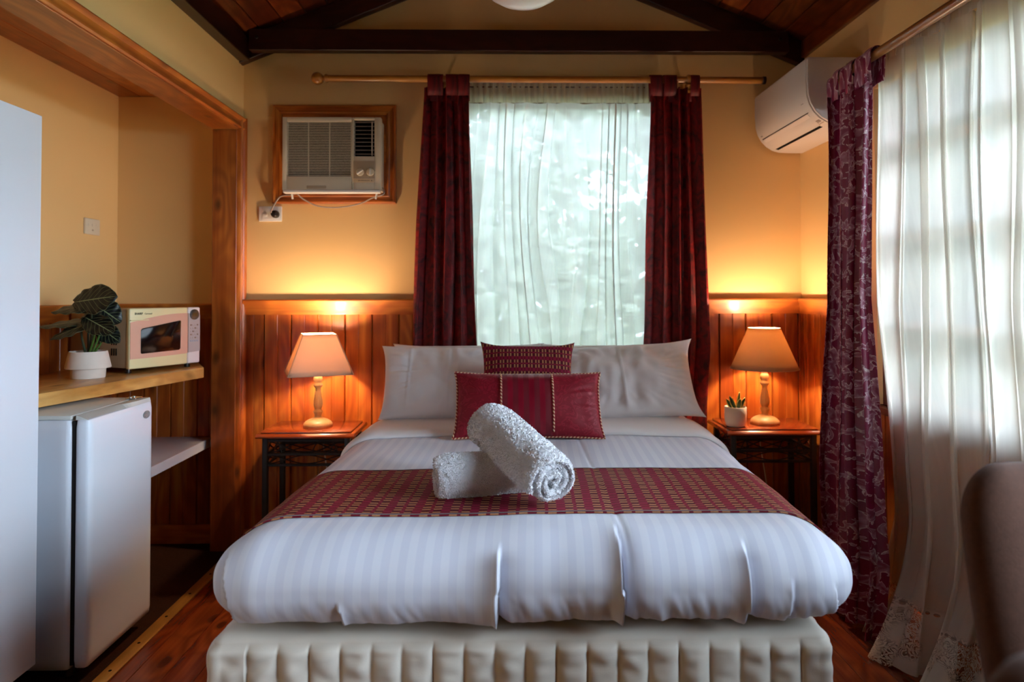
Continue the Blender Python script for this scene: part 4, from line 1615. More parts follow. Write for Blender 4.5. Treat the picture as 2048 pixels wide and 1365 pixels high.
lc = thing('sheer_curtain', 'long lace hemmed voile curtain over the small paned window', 'sheer curtain', (1.45, 1.2, 0))


def lace_shift(z, t):
    fl = max(0.0, (0.50 - z) / 0.50)
    return 0.15 * fl ** 1.6 * (0.75 + 0.5 * math.sin(t * 2 * math.pi * 5 + 0.5)) + 0.01 * (1 - z / 2.1)
curtain('lace_panel', SHEER_LACE, lc, 420, 70, 0.008, 2.125, lambda z: (1.28, lin(z, [(0, 2.50), (0.5, 2.52), (1.2, 2.585), (2.125, 2.595)])),
        9.5, 0.022, 'Y', 1.455, 2.3, 5.0, 0.5, shift=lace_shift, sharpf=0.25)
curtain('heading', SHEER_LACE, lc, 420, 8, 2.118, 2.185, lambda z: (1.28, 2.595), 26, 0.006, 'Y', 1.455, 2.3, 9.0, 0.4)
MB().tube([(1.455, -0.15, 2.155), (1.455, 2.61, 2.155)], 0.005, 8).build('wire', CHROME, lc, smooth=True)

# ------------------------------------------------------------------ window air conditioner in its timber surround
ac = thing('window_air_conditioner', 'cream window air conditioner set through a pine surround on the back wall', 'air conditioner', (-0.82, YB, 1.7))
fx0, fx1, fz0, fz1 = -1.136, -0.520, 1.703, 2.199


def pic_frame(x0, x1, z0, z1, y, prof, mat, parent):
    """mitred moulding; prof = (inset, proud)"""
    corners = [(x0, z0, 1, 1), (x1, z0, -1, 1), (x1, z1, -1, -1), (x0, z1, 1, -1)]
    for k in range(4):
        a, b = corners[k], corners[(k + 1) % 4]
        vs, fs = [], []
        for c in (a, b):
            for ins, pr_ in prof:
                vs.append((c[0] + c[2] * ins, y - pr_, c[1] + c[3] * ins))
        n = len(prof)
        fs = [tuple(range(n - 1, -1, -1)), tuple(range(n, 2 * n))] + [(i, (i + 1) % n, n + (i + 1) % n, n + i) for i in range(n)]
        mb = MB().add(vs, fs)
        mb.build('surround', mat if k % 2 == 0 else W_PINE, parent, smooth=True, sharp=30)
pic_frame(fx0, fx1, fz0, fz1, YB - 0.0005, [(0, 0), (0, 0.014), (0.006, 0.022), (0.012, 0.022), (0.018, 0.014), (0.030, 0.014), (0.037, 0.019), (0.044, 0.017), (0.048, 0.009), (0.052, 0.008), (0.052, 0)], W_PINE_X, ac)
box('backing_board', fx0 + 0.05, fx1 - 0.05, YB - 0.010, YB - 0.0005, fz0 + 0.05, fz1 - 0.05, W_PINE_X, ac)
bx0, bx1, bz0, bz1, by0, by1 = -1.05, -0.575, 1.752, 2.107, 3.30, YB - 0.010
# body: shell behind, front bezel built of strips round the grille openings
box('casing', bx0 + 0.006, bx1 - 0.006, 3.335, by1, bz0 + 0.004, bz1 - 0.004, CREAM_PL, ac, 0.006, 2)
gx0, gx1, gz0, gz1 = bx0 + 0.022, bx0 + 0.330, bz0 + 0.068, bz1 - 0.022
vx0, vx1, vz0, vz1 = bx0 + 0.344, bx1 - 0.032, bz1 - 0.190, bz1 - 0.014
f = MB()
f.box(bx0, gx0, by0, 3.336, bz0, bz1).box(gx0, bx0 + 0.3335, by0, 3.336, bz0, gz0).box(gx0, bx0 + 0.3335, by0, 3.336, gz1, bz1).box(gx1, bx0 + 0.3335, by0, 3.336, gz0, gz1)
f.build('front_panel', CREAM_PL, ac, 0.0035, 2)
f = MB()
f.box(bx0 + 0.335, vx0, by0, 3.336, bz0, bz1).box(vx1, bx1, by0, 3.336, bz0, bz1).box(vx0, vx1, by0, 3.336, vz1, bz1).box(vx0, vx1, by0, 3.336, bz0, vz0)
f.build('side_panel', CREAM_PL, ac, 0.0035, 2)
box('lower_lip', bx0 + 0.004, bx1 - 0.004, 3.294, 3.334, bz0 - 0.014, bz0 + 0.003, WHITE_PL, ac, 0.006, 3)
box('filter_tab', bx0 + 0.118, bx0 + 0.212, by0 - 0.003, by0 + 0.004, bz0 + 0.008, bz0 + 0.022, CREAM_DK, ac, 0.002, 2)
box('painted_recess', gx0 - 0.002, gx1 + 0.002, 3.325, 3.334, gz0 - 0.002, gz1 + 0.002, DARK_VOID, ac)  # near-black sheet paints the shade behind the grille
lv = MB()
nl = 33
for k in range(nl):
    z = gz0 + (gz1 - gz0) * (k + 0.5) / nl
    lv.prism([(by0 + 0.003, z - 0.0010), (by0 + 0.003, z + 0.0022), (by0 + 0.016, z + 0.0044), (by0 + 0.016, z + 0.0026)], 'X', gx0, gx1)
for xx in (0.33, 0.66):
    lv.box(gx0 + (gx1 - gx0) * xx - 0.0012, gx0 + (gx1 - gx0) * xx + 0.0012, by0 + 0.006, by0 + 0.016, gz0, gz1)
lv.build('louvre', CREAM_PL, ac, kind='stuff')
box('painted_recess', vx0 - 0.002, vx1 + 0.002, 3.330, 3.335, vz0 - 0.002, vz1 + 0.002, DARK_VOID, ac)
sl = None
for k in range(9):
    z = vz0 + (vz1 - vz0) * (k + 0.55) / 9.1
    if sl is None:
        sl = MB().prism([(by0 + 0.004, -0.0012), (by0 + 0.004, 0.0016), (by0 + 0.024, 0.0060), (by0 + 0.024, 0.0036)], 'X', vx0, vx1).build('slat', GREY_PL, ac)
        o = sl
    else:
        o = inst(sl, 'slat', (0, 0, 0), ac)
    o.location = (0, 0, z)
box('vane_bar', vx1 - 0.014, vx1 - 0.0105, by0 + 0.002, by0 + 0.008, vz0 + 0.004, vz1 - 0.004, CREAM_PL, ac)
box('control_plate', vx0 - 0.002, vx1 + 0.002, by0 - 0.002, by0 + 0.003, vz0 - 0.128, vz0 - 0.022, CREAM_DK, ac, 0.002, 2)
box('plate_ledge', vx0, vx1, by0 - 0.004, by0 + 0.003, vz0 - 0.108, vz0 - 0.1055, GREY_PL, ac)
for kx, ang_ in ((vx0 + 0.031, 35), (vx0 + 0.080, 85)):
    Mk = Matrix.Translation((kx, by0 - 0.002, vz0 - 0.078)) @ Matrix.Rotation(math.radians(90), 4, 'X')
    kn = MB(Mk).lathe([(0.018, 0.0), (0.018, 0.004), (0.016, 0.007), (0.0001, 0.008)], 28).build('knob', CREAM_PL, ac, smooth=True)
    MB(Mk @ Matrix.Rotation(math.radians(ang_), 4, 'Z')).box(-0.017, 0.017, -0.0035, 0.0035, 0.006, 0.016).build('grip', WHITE_PL, kn, 0.0015, 2)
for k in range(8):
    a = math.radians(-20 + 40 * k)
    box('dial_mark', vx0 + 0.080 + 0.023 * math.cos(a) - 0.0014, vx0 + 0.080 + 0.023 * math.cos(a) + 0.0014, by0 - 0.0026, by0 - 0.0019, vz0 - 0.078 + 0.023 * math.sin(a) - 0.0008, vz0 - 0.078 + 0.023 * math.sin(a) + 0.0008, PRINT, ac)
lg = MB()
zc = vz0 - 0.1185
lg.prism([(by0 - 0.0026, vx0 + 0.0) for _ in range(0)] or [(zc - 0.002, vx0 + 0.022), (zc - 0.002, vx0 + 0.029), (zc + 0.003, vx0 + 0.0255)], 'Y', by0 - 0.0026, by0 - 0.0019)
lg.prism([(zc - 0.003, vx0 + 0.0865), (zc, vx0 + 0.083), (zc + 0.003, vx0 + 0.0865), (zc, vx0 + 0.090)], 'Y', by0 - 0.0026, by0 - 0.0019)
for k in range(11):
    x = vx0 + 0.0315 + k * 0.0042
    lg.box(x, x + 0.003, by0 - 0.0026, by0 - 0.0019, zc - 0.0012, zc + 0.0012)
lg.build('emblem', PRINT, ac)
# supply cord, clips, plug
pts = [(bx1 - 0.002, 3.36, bz0 + 0.02), (bx1 + 0.010, 3.335, bz0 + 0.000), (bx1 + 0.004, 3.325, bz0 - 0.018), (bx1 - 0.05, 3.34, bz0 - 0.032), (bx1 - 0.12, 3.375, bz0 - 0.056), (-0.80, 3.39, bz0 - 0.072), (-0.90, 3.385, bz0 - 0.066), (-0.965, 3.36, bz0 - 0.035), (-0.99, 3.34, bz0 - 0.012), (-1.02, 3.345, bz0 - 0.016), (-1.075, 3.365, bz0 - 0.020), (-1.105, 3.38, bz0 - 0.045), (-1.128, 3.382, bz0 - 0.085), (-1.130, 3.385, 1.652)]


def smooth_path(p, k=6):
    p = [Vector(q) for q in p]
    out = []
    for i in range(len(p) - 1):
        a, b, c, d = p[max(i - 1, 0)], p[i], p[i + 1], p[min(i + 2, len(p) - 1)]
        for j in range(k):
            t = j / k
            out.append(0.5 * ((2 * b) + (c - a) * t + (2 * a - 5 * b + 4 * c - d) * t * t + (3 * b - a - 3 * c + d) * t ** 3))
    return out + [p[-1]]
MB().tube(smooth_path(pts), 0.0035, 8).build('cord', GREY_PL, ac, smooth=True)
for cx in (-1.012, -0.604):
    MB(Matrix.Translation((cx, 3.335, bz0 - 0.024)) @ Matrix.Rotation(math.radians(12 if cx > -0.8 else -8), 4, 'Y')).box(-0.004, 0.004, -0.006, 0.006, -0.014, 0.013).build('cord_clip', WHITE_PL, ac, 0.0015, 1)
plug = MB(Matrix.Translation((-1.118, 3.420, 1.649)) @ Matrix.Rotation(math.radians(90), 4, 'X'))
plug.lathe([(0.0001, 0.0), (0.019, 0.0), (0.0195, 0.012), (0.017, 0.030), (0.011, 0.036), (0.0001, 0.037)], 24)
plug.build('plug', BLACK_PL, ac, smooth=True, sharp=50)
go = thing('wall_socket', 'white power point with the black plug in it under the pine surround', 'socket', (-1.14, YB, 1.65))
box('plate', -1.204, -1.090, 3.420, YB - 0.0005, 1.614, 1.690, WHITE_PL, go, 0.003, 2)
box('insert', -1.186, -1.108, 3.4175, 3.421, 1.622, 1.682, WHITE_PL, go, 0.002, 2)
box('switch', -1.176, -1.160, 3.4135, 3.418, 1.640, 1.652, WHITE_PL, go, 0.0015, 2)

sw = thing('wall_switch', 'cream switch plate on the side wall of the alcove', 'switch', (AX, 3.0, 1.55))
box('plate', AX, AX + 0.011, 3.215, 3.330, 1.535, 1.610, CREAM_PL, sw, 0.003, 2)
for k, y in enumerate((3.24, 3.27, 3.30)):
    box('rocker', AX + 0.0105, AX + 0.0135, y - 0.006, y + 0.006, 1.572, 1.586, CREAM_PL, sw, 0.001, 1)
box('rocker', AX + 0.0105, AX + 0.0135, 3.264, 3.276, 1.552, 1.560, CREAM_DK, sw, 0.001, 1)

# ------------------------------------------------------------------ split air conditioner on the right wall
sp = thing('split_air_conditioner', 'white split air conditioner mounted high on the window wall in the corner', 'air conditioner', (XR, 3.1, 1.95))
sy0, sy1, sxf = 2.815, 3.40, 1.285
zt, zb = 2.243, 1.955
prof = [(XR - 0.001, zt), (sxf + 0.012, zt), (sxf + 0.003, zt - 0.006), (sxf, zt - 0.016), (sxf - 0.002, zt - 0.10), (sxf + 0.002, zt - 0.165), (sxf + 0.012, zt - 0.200), (sxf + 0.030, zt - 0.232), (sxf + 0.055, zt - 0.258), (sxf + 0.085, zt - 0.276), (sxf + 0.120, zt - 0.286), (sxf + 0.170, zb), (XR - 0.001, zb)]
MB().prism([(z, x) for x, z in prof], 'Y', sy0 + 0.012, sy1).build('body', SPLIT_PL, sp, 0.003, 2, sharp=50)
prof2 = [(XR - 0.001, zt - 0.004), (sxf + 0.014, zt - 0.004)] + [(x + 0.004, z + 0.003) for x, z in prof[3:12]] + [(XR - 0.001, zb + 0.004)]
MB().prism([(z, x) for x, z in prof2], 'Y', sy0, sy0 + 0.0125).build('end_cheek', SPLIT_PL, sp, 0.002, 2, sharp=50)
# crease on the cheek
MB().tube([(XR - 0.07, sy0 - 0.0004, zt - 0.03), (XR - 0.105, sy0 - 0.0004, zt - 0.10), (XR - 0.10, sy0 - 0.0004, zt - 0.17), (XR - 0.04, sy0 - 0.0004, zt - 0.24)], 0.0016, 6).build('cheek_line', CREAM_DK, sp, smooth=True)


def on_prof(i0, t, out=0.0):
    a, b = Vector((prof[i0][0], 0, prof[i0][1])), Vector((prof[i0 + 1][0], 0, prof[i0 + 1][1]))
    p = a.lerp(b, t)
    d = (b - a).normalized()
    nrm = Vector((-d.z, 0, d.x)) * -1
    if nrm.x > 0 and nrm.z > 0:
        nrm = -nrm
    if nrm.z > 0 and abs(nrm.x) < 0.3:
        nrm = -nrm
    return p + nrm * out, nrm, d
# lower louvre flap and near-black strips painting the shade of gap and outlet follow the curved underside
def slab(i0, t0, i1, t1, y0, y1, out0, out1, name, mat):
    P0, n0, _ = on_prof(i0, t0)
    P1, n1, _ = on_prof(i1, t1)
    poly = [P0 + n0 * out0, P0 + n0 * out1, P1 + n1 * out1, P1 + n1 * out0]
    return MB().prism([(p.z, p.x) for p in poly], 'Y', y0, y1).build(name, mat, sp, 0.0006, 1)
slab(6, 0.9, 8, 0.95, sy0 + 0.06, sy1 - 0.035, -0.004, 0.0032, 'louvre_flap', SPLIT_PL)
slab(6, 0.78, 6, 0.86, sy0 + 0.05, sy1 - 0.030, -0.002, 0.0012, 'painted_flap_gap', DARK_VOID)
slab(9, 0.02, 9, 0.42, sy0 + 0.075, sy1 - 0.045, -0.002, 0.0012, 'painted_outlet_slot', DARK_VOID)
slab(5, 0.55, 5, 0.62, sy0 + 0.055, sy0 + 0.078, -0.002, 0.0010, 'emblem', GREY_PL)
slab(6, 0.30, 6, 0.48, sy1 - 0.050, sy1 - 0.030, -0.002, 0.0010, 'emblem', GREY_PL)
slab(8, 0.15, 8, 0.55, sy0 + 0.026, sy0 + 0.056, -0.002, 0.0012, 'indicator_window', GREY_PL)
for k in range(4):
    slab(8, 0.72, 8, 0.84, sy0 + 0.020 + 0.009 * k, sy0 + 0.024 + 0.009 * k, -0.002, 0.0012, 'indicator_mark', PRINT_SOFT)

# ------------------------------------------------------------------ bedside tables
def nightstand():
    t = thing('nightstand', '', 'bedside table')
    w, d, h = 0.44, 0.315, 0.632
    MB().prism([(y, z) for y, z in ((-d / 2, h - 0.026), (d / 2, h - 0.026), (d / 2, h - 0.019), (d / 2 - 0.016, h - 0.007), (-d / 2 + 0.016, h - 0.007), (-d / 2, h - 0.019))], 'X', -w / 2, w / 2).build('top_edge', W_TABLE, t, 0.004, 2)
    box('table_top', -w / 2 + 0.020, w / 2 - 0.020, -d / 2 + 0.018, d / 2 - 0.018, h - 0.009, h, W_TABLE, t, 0.003, 2)
    lx, ly = w / 2 - 0.036, d / 2 - 0.036
    for sx in (-1, 1):
        for sy in (-1, 1):
            box('leg', sx * lx - 0.012, sx * lx + 0.012, sy * ly - 0.012, sy * ly + 0.012, 0, h - 0.026, IRON, t, 0.003, 2)
    for z in (h - 0.040, h - 0.102, h - 0.150):
        for sy in (-1, 1):
            box('rail', -lx, lx, sy * ly - 0.006, sy * ly + 0.006, z - 0.006, z + 0.006, IRON, t, 0.002, 1)
        for sx in (-1, 1):
            box('rail', sx * lx - 0.006, sx * lx + 0.006, -ly, ly, z - 0.006, z + 0.006, IRON, t, 0.002, 1)
    # twig-like iron scrolls in the apron
    for sy in (-1, 1):
        m = MB()
        y = sy * ly
        n = 26
        for k0 in range(2):
            pts = [(-lx + 2 * lx * i / n, y, h - 0.071 + 0.026 * math.cos(math.pi * 2 * i / n + math.pi * k0)) for i in range(n + 1)]
            m.tube(pts, 0.0032, 6)
            pts = [(-lx + 2 * lx * i / n, y, h - 0.126 + 0.019 * math.cos(math.pi * 2 * i / n + math.pi * k0)) for i in range(n + 1)]
            m.tube(pts, 0.0028, 6)
        for x0, dx in ((-lx + 0.03, 0.03), (-lx + 0.075, -0.02), (lx - 0.04, -0.03), (lx - 0.08, 0.02), (0.02, 0.03)):
            m.tube([(x0, y, h - 0.102), (x0 + dx * .5, y, h - 0.07), (x0 + dx, y, h - 0.042)], 0.0026, 6)
        m.build('scrollwork', IRON, t, smooth=True)
    for sx in (-1, 1):
        m = MB()
        x = sx * lx
        for k0 in range(2):
            m.tube([(x, -ly + 2 * ly * i / 18, h - 0.071 + 0.026 * math.cos(math.pi * 2 * i / 18 + math.pi * k0)) for i in range(19)], 0.003, 6)
            m.tube([(x, -ly + 2 * ly * i / 18, h - 0.126 + 0.019 * math.cos(math.pi * 2 * i / 18 + math.pi * k0)) for i in range(19)], 0.0028, 6)
        m.build('scrollwork', IRON, t, smooth=True)
    return t
ns1 = nightstand()
NG = 'pair of bedside tables'
ns1['group'] = NG
bpy.context.view_layer.update()
ns2 = dup(ns1, (1.247, 3.235, 0), 0, 'cherry topped bedside table with black iron legs, carrying lamp and potted succulent')
ns1.location = (-0.872, 3.225, 0)
ns1['label'] = 'cherry topped bedside table with black iron legs, on the alcove side of the bed'

# ---- lamps
def lamp_base(t, zbulb):
    prof = [(0.0001, 0.0), (0.066, 0.0), (0.067, 0.006), (0.065, 0.016), (0.058, 0.024), (0.046, 0.032), (0.030, 0.038), (0.0205, 0.042), (0.0155, 0.046), (0.0155, 0.052), (0.018, 0.062), (0.0215, 0.068), (0.0215, 0.072), (0.015, 0.078), (0.015, 0.084), (0.018, 0.090), (0.0205, 0.100), (0.0205, 0.112), (0.0185, 0.130), (0.0140, 0.150), (0.0118, 0.168), (0.0125, 0.178), (0.0185, 0.186), (0.0215, 0.190), (0.0215, 0.197), (0.0165, 0.202), (0.0165, 0.206), (0.0205, 0.212), (0.0215, 0.222), (0.019, 0.232), (0.0145, 0.238), (0.0001, 0.239)]
    b = MB().lathe(prof, 40)
    b.build('base', W_LAMP, t, smooth=True, sharp=60)
    fl = MB()
    for k in range(14):
        a = 2 * math.pi * k / 14
        fl.tube([(0.0192 * math.cos(a), 0.0192 * math.sin(a), 0.096), (0.0206 * math.cos(a), 0.0206 * math.sin(a), 0.112), (0.0142 * math.cos(a), 0.0142 * math.sin(a), 0.150), (0.0122 * math.cos(a), 0.0122 * math.sin(a), 0.166)], 0.0016, 5)
    fl.build('flutes', W_LAMP, t, smooth=True, kind='stuff')
    MB().lathe([(0.013, 0.238), (0.014, 0.245), (0.014, zbulb - 0.075), (0.016, zbulb - 0.070), (0.016, zbulb - 0.040), (0.011, zbulb - 0.034), (0.0001, zbulb - 0.033)], 20).build('socket', CREAM_PL, t, smooth=True)
    o = MB().ball((0, 0, zbulb), 0.026, 10, (1, 1, 1.3)).build('bulb', BULB, t, smooth=True)
    MB().tube([(0.0, 0.06, 0.004), (0.01, 0.10, 0.004), (0.03, 0.150, 0.003), (0.03, 0.172, -0.02), (0.045, 0.175, -0.15), (0.07, 0.172, -0.32), (0.075, 0.17, -0.55)], 0.0028, 6).build('cord', CREAM_PL, t, smooth=True)


def harp(t, z, r):
    m = MB()
    for k in range(3):
        a = 2 * math.pi * k / 3 + 0.4
        m.tube([(0.012 * math.cos(a), 0.012 * math.sin(a), z), (r * math.cos(a), r * math.sin(a), z)], 0.0014, 6)
    m.lathe([(0.012, z - 0.0015), (0.0155, z - 0.0015), (0.0155, z + 0.0015), (0.012, z + 0.0015)], 16, cap=False)
    m.build('shade_ring', CHROME, t, smooth=True)
LG = 'pair of bedside lamps'
l1 = thing('table_lamp', 'lit bedside lamp with a square tapered shade, on the alcove side of the bed', 'lamp', (0, 0, 0), LG)
lamp_base(l1, 0.388)
z0, z1 = 0.250, 0.431


def sq_shade():
    h0, h1 = 0.143, 0.074
    vs, fs, n = [], [], 16
    per = []
    for sx, sy, dx, dy in ((-1, -1, 1, 0), (1, -1, 0, 1), (1, 1, -1, 0), (-1, 1, 0, -1)):
        for i in range(n):
            per.append((sx + dx * 2 * i / n, sy + dy * 2 * i / n))
    m = len(per)
    for j in range(9):
        t = j / 8
        h = h0 + (h1 - h0) * t
        for (x, y) in per:
            c = 1 - 0.03 * max(0, min(abs(x), abs(y)) - 0.85) / 0.15
            vs.append((x * h * c, y * h * c, z0 + (z1 - z0) * t))
    return vs, grid_faces(m, 9, True), per, h0, h1
vs, fs, per, h0, h1 = sq_shade()
sh = mesh_obj('shade', vs, fs, SHADE_L, l1, smooth=True, sharp=40)
m_ = sh.modifiers.new('thickness', 'SOLIDIFY')
m_.thickness = 0.0015
tr = MB()
for hh, z in ((h0, z0), (h1, z1)):
    q = [(-hh, -hh, z), (hh, -hh, z), (hh, hh, z), (-hh, hh, z)]
    for k in range(4):
        tr.tube([q[k], q[(k + 1) % 4]], 0.0022, 6)
for sx, sy in ((-1, -1), (1, -1), (1, 1), (-1, 1)):
    tr.tube([(sx * h0, sy * h0, z0), (sx * h1, sy * h1, z1)], 0.0020, 6)
tr.build('shade_trim', SHADE_TRIM, l1, smooth=True)
harp(l1, 0.345, 0.104)
l1.location = (-0.851, 3.215, 0.6325)
l1.rotation_euler = (0, 0, math.radians(20))
l2 = thing('table_lamp', 'lit bedside lamp with a round tapered linen shade, beside the potted succulent', 'lamp', (0, 0, 0), LG)
lamp_base(l2, 0.404)
zz0, zz1, r0, r1 = 0.262, 0.451, 0.154, 0.0735
s2 = MB().lathe([(r0 + (r1 - r0) * k / 8, zz0 + (zz1 - zz0) * k / 8) for k in range(9)], 56, cap=False)
sh2 = mesh_obj('shade', s2.v, s2.f, SHADE_R, l2)
m_ = sh2.modifiers.new('thickness', 'SOLIDIFY')
m_.thickness = 0.0015
tr = MB()
for r, z in ((r0, zz0), (r1, zz1)):
    tr.tube([(r * math.cos(a), r * math.sin(a), z) for a in np.linspace(0, 2 * math.pi, 57)], 0.0022, 6, cap=False)
tr.build('shade_trim', SHADE_TRIM, l2, smooth=True)
harp(l2, 0.360, 0.112)
l2.location = (1.253, 3.225, 0.6325)

# ---- potted succulent
su = thing('potted_succulent', 'small snake plant in a white pot on the bedside table beside the round lamp', 'plant', (1.094, 3.17, 0.6325))
c = (1.094, 3.17, 0.6325)
MB().lathe([(0.0001, 0.0), (0.036, 0.0), (0.043, 0.006), (0.048, 0.025), (0.0495, 0.055), (0.0495, 0.089), (0.0475, 0.091), (0.0455, 0.089), (0.0455, 0.078), (0.0001, 0.078)], 40, c).build('pot', POT_WHITE, su, smooth=True, sharp=60)
MB().lathe([(0.0452, 0.074), (0.0452, 0.0805), (0.02, 0.084), (0.0001, 0.085)], 24, c).build('soil', SOIL, su, smooth=True)


def blade(base, tip, w, parent, mat, face=(0, -1, 0), curl=0.008):
    base, tip, face = Vector(base), Vector(tip), Vector(face)
    d = tip - base
    side = d.cross(face).normalized()
    nrm = side.cross(d).normalized()
    vs, uvs = [], []
    n, m = 7, 12
    for j in range(m):
        t = j / (m - 1)
        ww = w * (0.75 + 0.6 * t) * (1 - t ** 2.6) ** 0.9 + 0.0004
        for i in range(n):
            s_ = 2 * i / (n - 1) - 1
            vs.append(base + d * t + side * s_ * ww + nrm * (curl * s_ * s_ * (1 - t) + 0.012 * t * t * 0))
            uvs.append((s_, t))
    o = mesh_obj('leaf', vs, grid_faces(n, m), mat, parent, uvs)
    k = o.modifiers.new('thickness', 'SOLIDIFY')
    k.thickness = 0.002
    return o
zb_ = c[2] + 0.080
for bx_, by_, tx, ty, tz, w in ((-0.006, -0.012, -0.033, -0.018, 0.062, 0.011), (0.004, -0.016, 0.014, -0.028, 0.050, 0.013), (-0.016, 0.0, -0.040, 0.006, 0.045, 0.010), (0.012, 0.010, 0.026, 0.016, 0.076, 0.008), (0.016, -0.004, 0.044, -0.006, 0.052, 0.009)):
    blade((c[0] + bx_, c[1] + by_, zb_), (c[0] + tx, c[1] + ty, zb_ + tz), w, su, SNAKE)

# ------------------------------------------------------------------ kitchenette in the alcove
BZ = 0.915
poly = [(-1.590, 2.145), (-1.551, 2.335), (-1.360, 3.165), (-1.535, 3.487), (AX + 0.013, 3.487), (AX + 0.013, 2.145)]
bench = MB().prism(poly, 'Z', BZ - 0.047, BZ).build('bench_top', W_BENCH, None, 0.003, 2)
tag(bench, 'thick pale pine bench top in the alcove carrying microwave and leafy plant', 'bench')
shelf = thing('wall_shelf', 'white shelf under the pine bench beside the small fridge', 'shelf', (-1.7, 3.0, 0.52))
box('shelf_board', AX + 0.013, -1.452, 2.665, AY - 0.013, 0.512, 0.532, WHITE_LAM, shelf, 0.002, 2)
box('batten', -1.452, -1.412, 3.440, AY - 0.013, 0.492, 0.528, WHITE_LAM, shelf, 0.002, 1)
box('front_edge', -1.456, -1.446, 2.665, AY - 0.013, 0.490, 0.534, WHITE_LAM, shelf, 0.002, 1)

# tall white cabinet
cab = thing('tall_cabinet', 'tall plain white cabinet in the foreground of the alcove beside the fridge', 'cabinet', (-1.68, 1.75, 0))
box('body', AX + 0.02, -1.443, 1.20, 2.138, 0.115, 1.806, WHITE_LAM, cab, 0.002, 1)
box('plinth', AX + 0.02, -1.475, 1.21, 2.128, 0.005, 0.116, DARK_VOID, cab)
for k, (a, b) in enumerate(((1.201, 1.668), (1.671, 2.137))):
    d_ = box('door', -1.4425, -1.4225, a, b, 0.118, 1.804, WHITE_LAM, cab, 0.0015, 1)
    yh = 1.63 if k == 0 else 1.71
    h_ = MB().tube([(-1.4225, yh, 1.0), (-1.395, yh, 1.005), (-1.392, yh, 1.06), (-1.395, yh, 1.115), (-1.4225, yh, 1.12)], 0.005, 10)
    h_.build('handle', CHROME, d_, smooth=True)

# small fridge
fr = thing('fridge', 'small white bar fridge with an oval badge under the bench', 'fridge', (-1.6, 2.44, 0))
FY0, FY1, FX = 2.235, 2.640, -1.325
u, fs = unit_box(10, 16, 24)


def rbox(name, x0, x1, y0, y1, z0, z1, r, mat, parent, nseg=(12, 12, 12)):
    """box with generously rounded corners"""
    uu, ff = unit_box(*nseg)
    uu = np.sign(uu) * np.abs(uu) ** 0.45
    q, _ = rounded(uu, ((x1 - x0) / 2, (y1 - y0) / 2, (z1 - z0) / 2), r)
    q += np.array([(x0 + x1) / 2, (y0 + y1) / 2, (z0 + z1) / 2])
    return mesh_obj(name, q, ff, mat, parent)
rbox('body', -1.83, FX - 0.060, FY0 + 0.002, FY1 - 0.002, 0.04, 0.842, (0.012, 0.008, 0.01), FRIDGE, fr)
box('gasket', FX - 0.061, FX - 0.047, FY0 + 0.010, FY1 - 0.010, 0.055, 0.838, GASKET, fr)
dr = rbox('door', FX - 0.048, FX, FY0, FY1, 0.048, 0.845, (0.016, 0.012, 0.010), FRIDGE, fr, (14, 14, 14))
# top cap of the door with its scooped grip
cp = MB()
n = 24
for k in range(n):
    ya, yb_ = FY0 + 0.006 + (FY1 - FY0 - 0.012) * k / n, FY0 + 0.006 + (FY1 - FY0 - 0.012) * (k + 1) / n
    ta, tb = k / n, (k + 1) / n

    def edge(t):
        return FX - 0.010 - 0.034 * (1 - sm(0.35, 0.8, np.array(t)))
    xa, xb = float(edge(ta)), float(edge(tb))
    cp.add([(FX - 0.047, ya, 0.842), (FX - 0.006, ya, 0.842), (FX - 0.006, yb_, 0.842), (FX - 0.047, yb_, 0.842),
            (FX - 0.047, ya, 0.857), (min(xa, FX - 0.008), ya, 0.857), (min(xb, FX - 0.008), yb_, 0.857), (FX - 0.047, yb_, 0.857)],
           [(0, 3, 2, 1), (4, 5, 6, 7), (1, 2, 6, 5), (0, 4, 7, 3)] + ([(0, 1, 5, 4)] if k == 0 else []) + ([(2, 3, 7, 6)] if k == n - 1 else []))
cp.build('door_cap', FRIDGE_GREY, dr, smooth=True, sharp=40)
box('work_top', -1.83, FX - 0.062, FY0 + 0.004, FY1 - 0.004, 0.842, 0.857, FRIDGE_GREY, fr, 0.004, 2)
box('hinge', FX - 0.075, FX - 0.035, FY1 - 0.06, FY1 - 0.012, 0.857, 0.862, CHROME, fr, 0.001, 1)
for y in (FY1 - 0.050, FY1 - 0.025):
    MB().lathe([(0.006, 0.862), (0.006, 0.865), (0.0001, 0.8655)], 12, (FX - 0.06, y, 0)).build('hinge_screw', CHROME, fr, smooth=True)
Mb = Matrix.Translation((FX, FY1 - 0.052, 0.800)) @ Matrix.Rotation(math.radians(90), 4, 'Y')
bd = MB(Mb).lathe([(0.0001, 0.001), (1.0, 0.001), (1.0, 0.0025), (0.88, 0.0040), (0.84, 0.0032), (0.0001, 0.0032)], 36)
ctr = Vector((FX, FY1 - 0.052, 0.800))
bd.v = [(v[0], ctr.y + (v[1] - ctr.y) * 0.024, ctr.z + (v[2] - ctr.z) * 0.0145) for v in bd.v]
bd.build('badge', BADGE, dr, smooth=True, sharp=50)
for x in (-1.78, FX - 0.09):
    for y in (FY0 + 0.05, FY1 - 0.05):
        MB().lathe([(0.018, 0.0045), (0.020, 0.008), (0.016, 0.042), (0.0001, 0.043)], 14, (x, y, 0)).build('foot', BLACK_PL, fr, smooth=True)

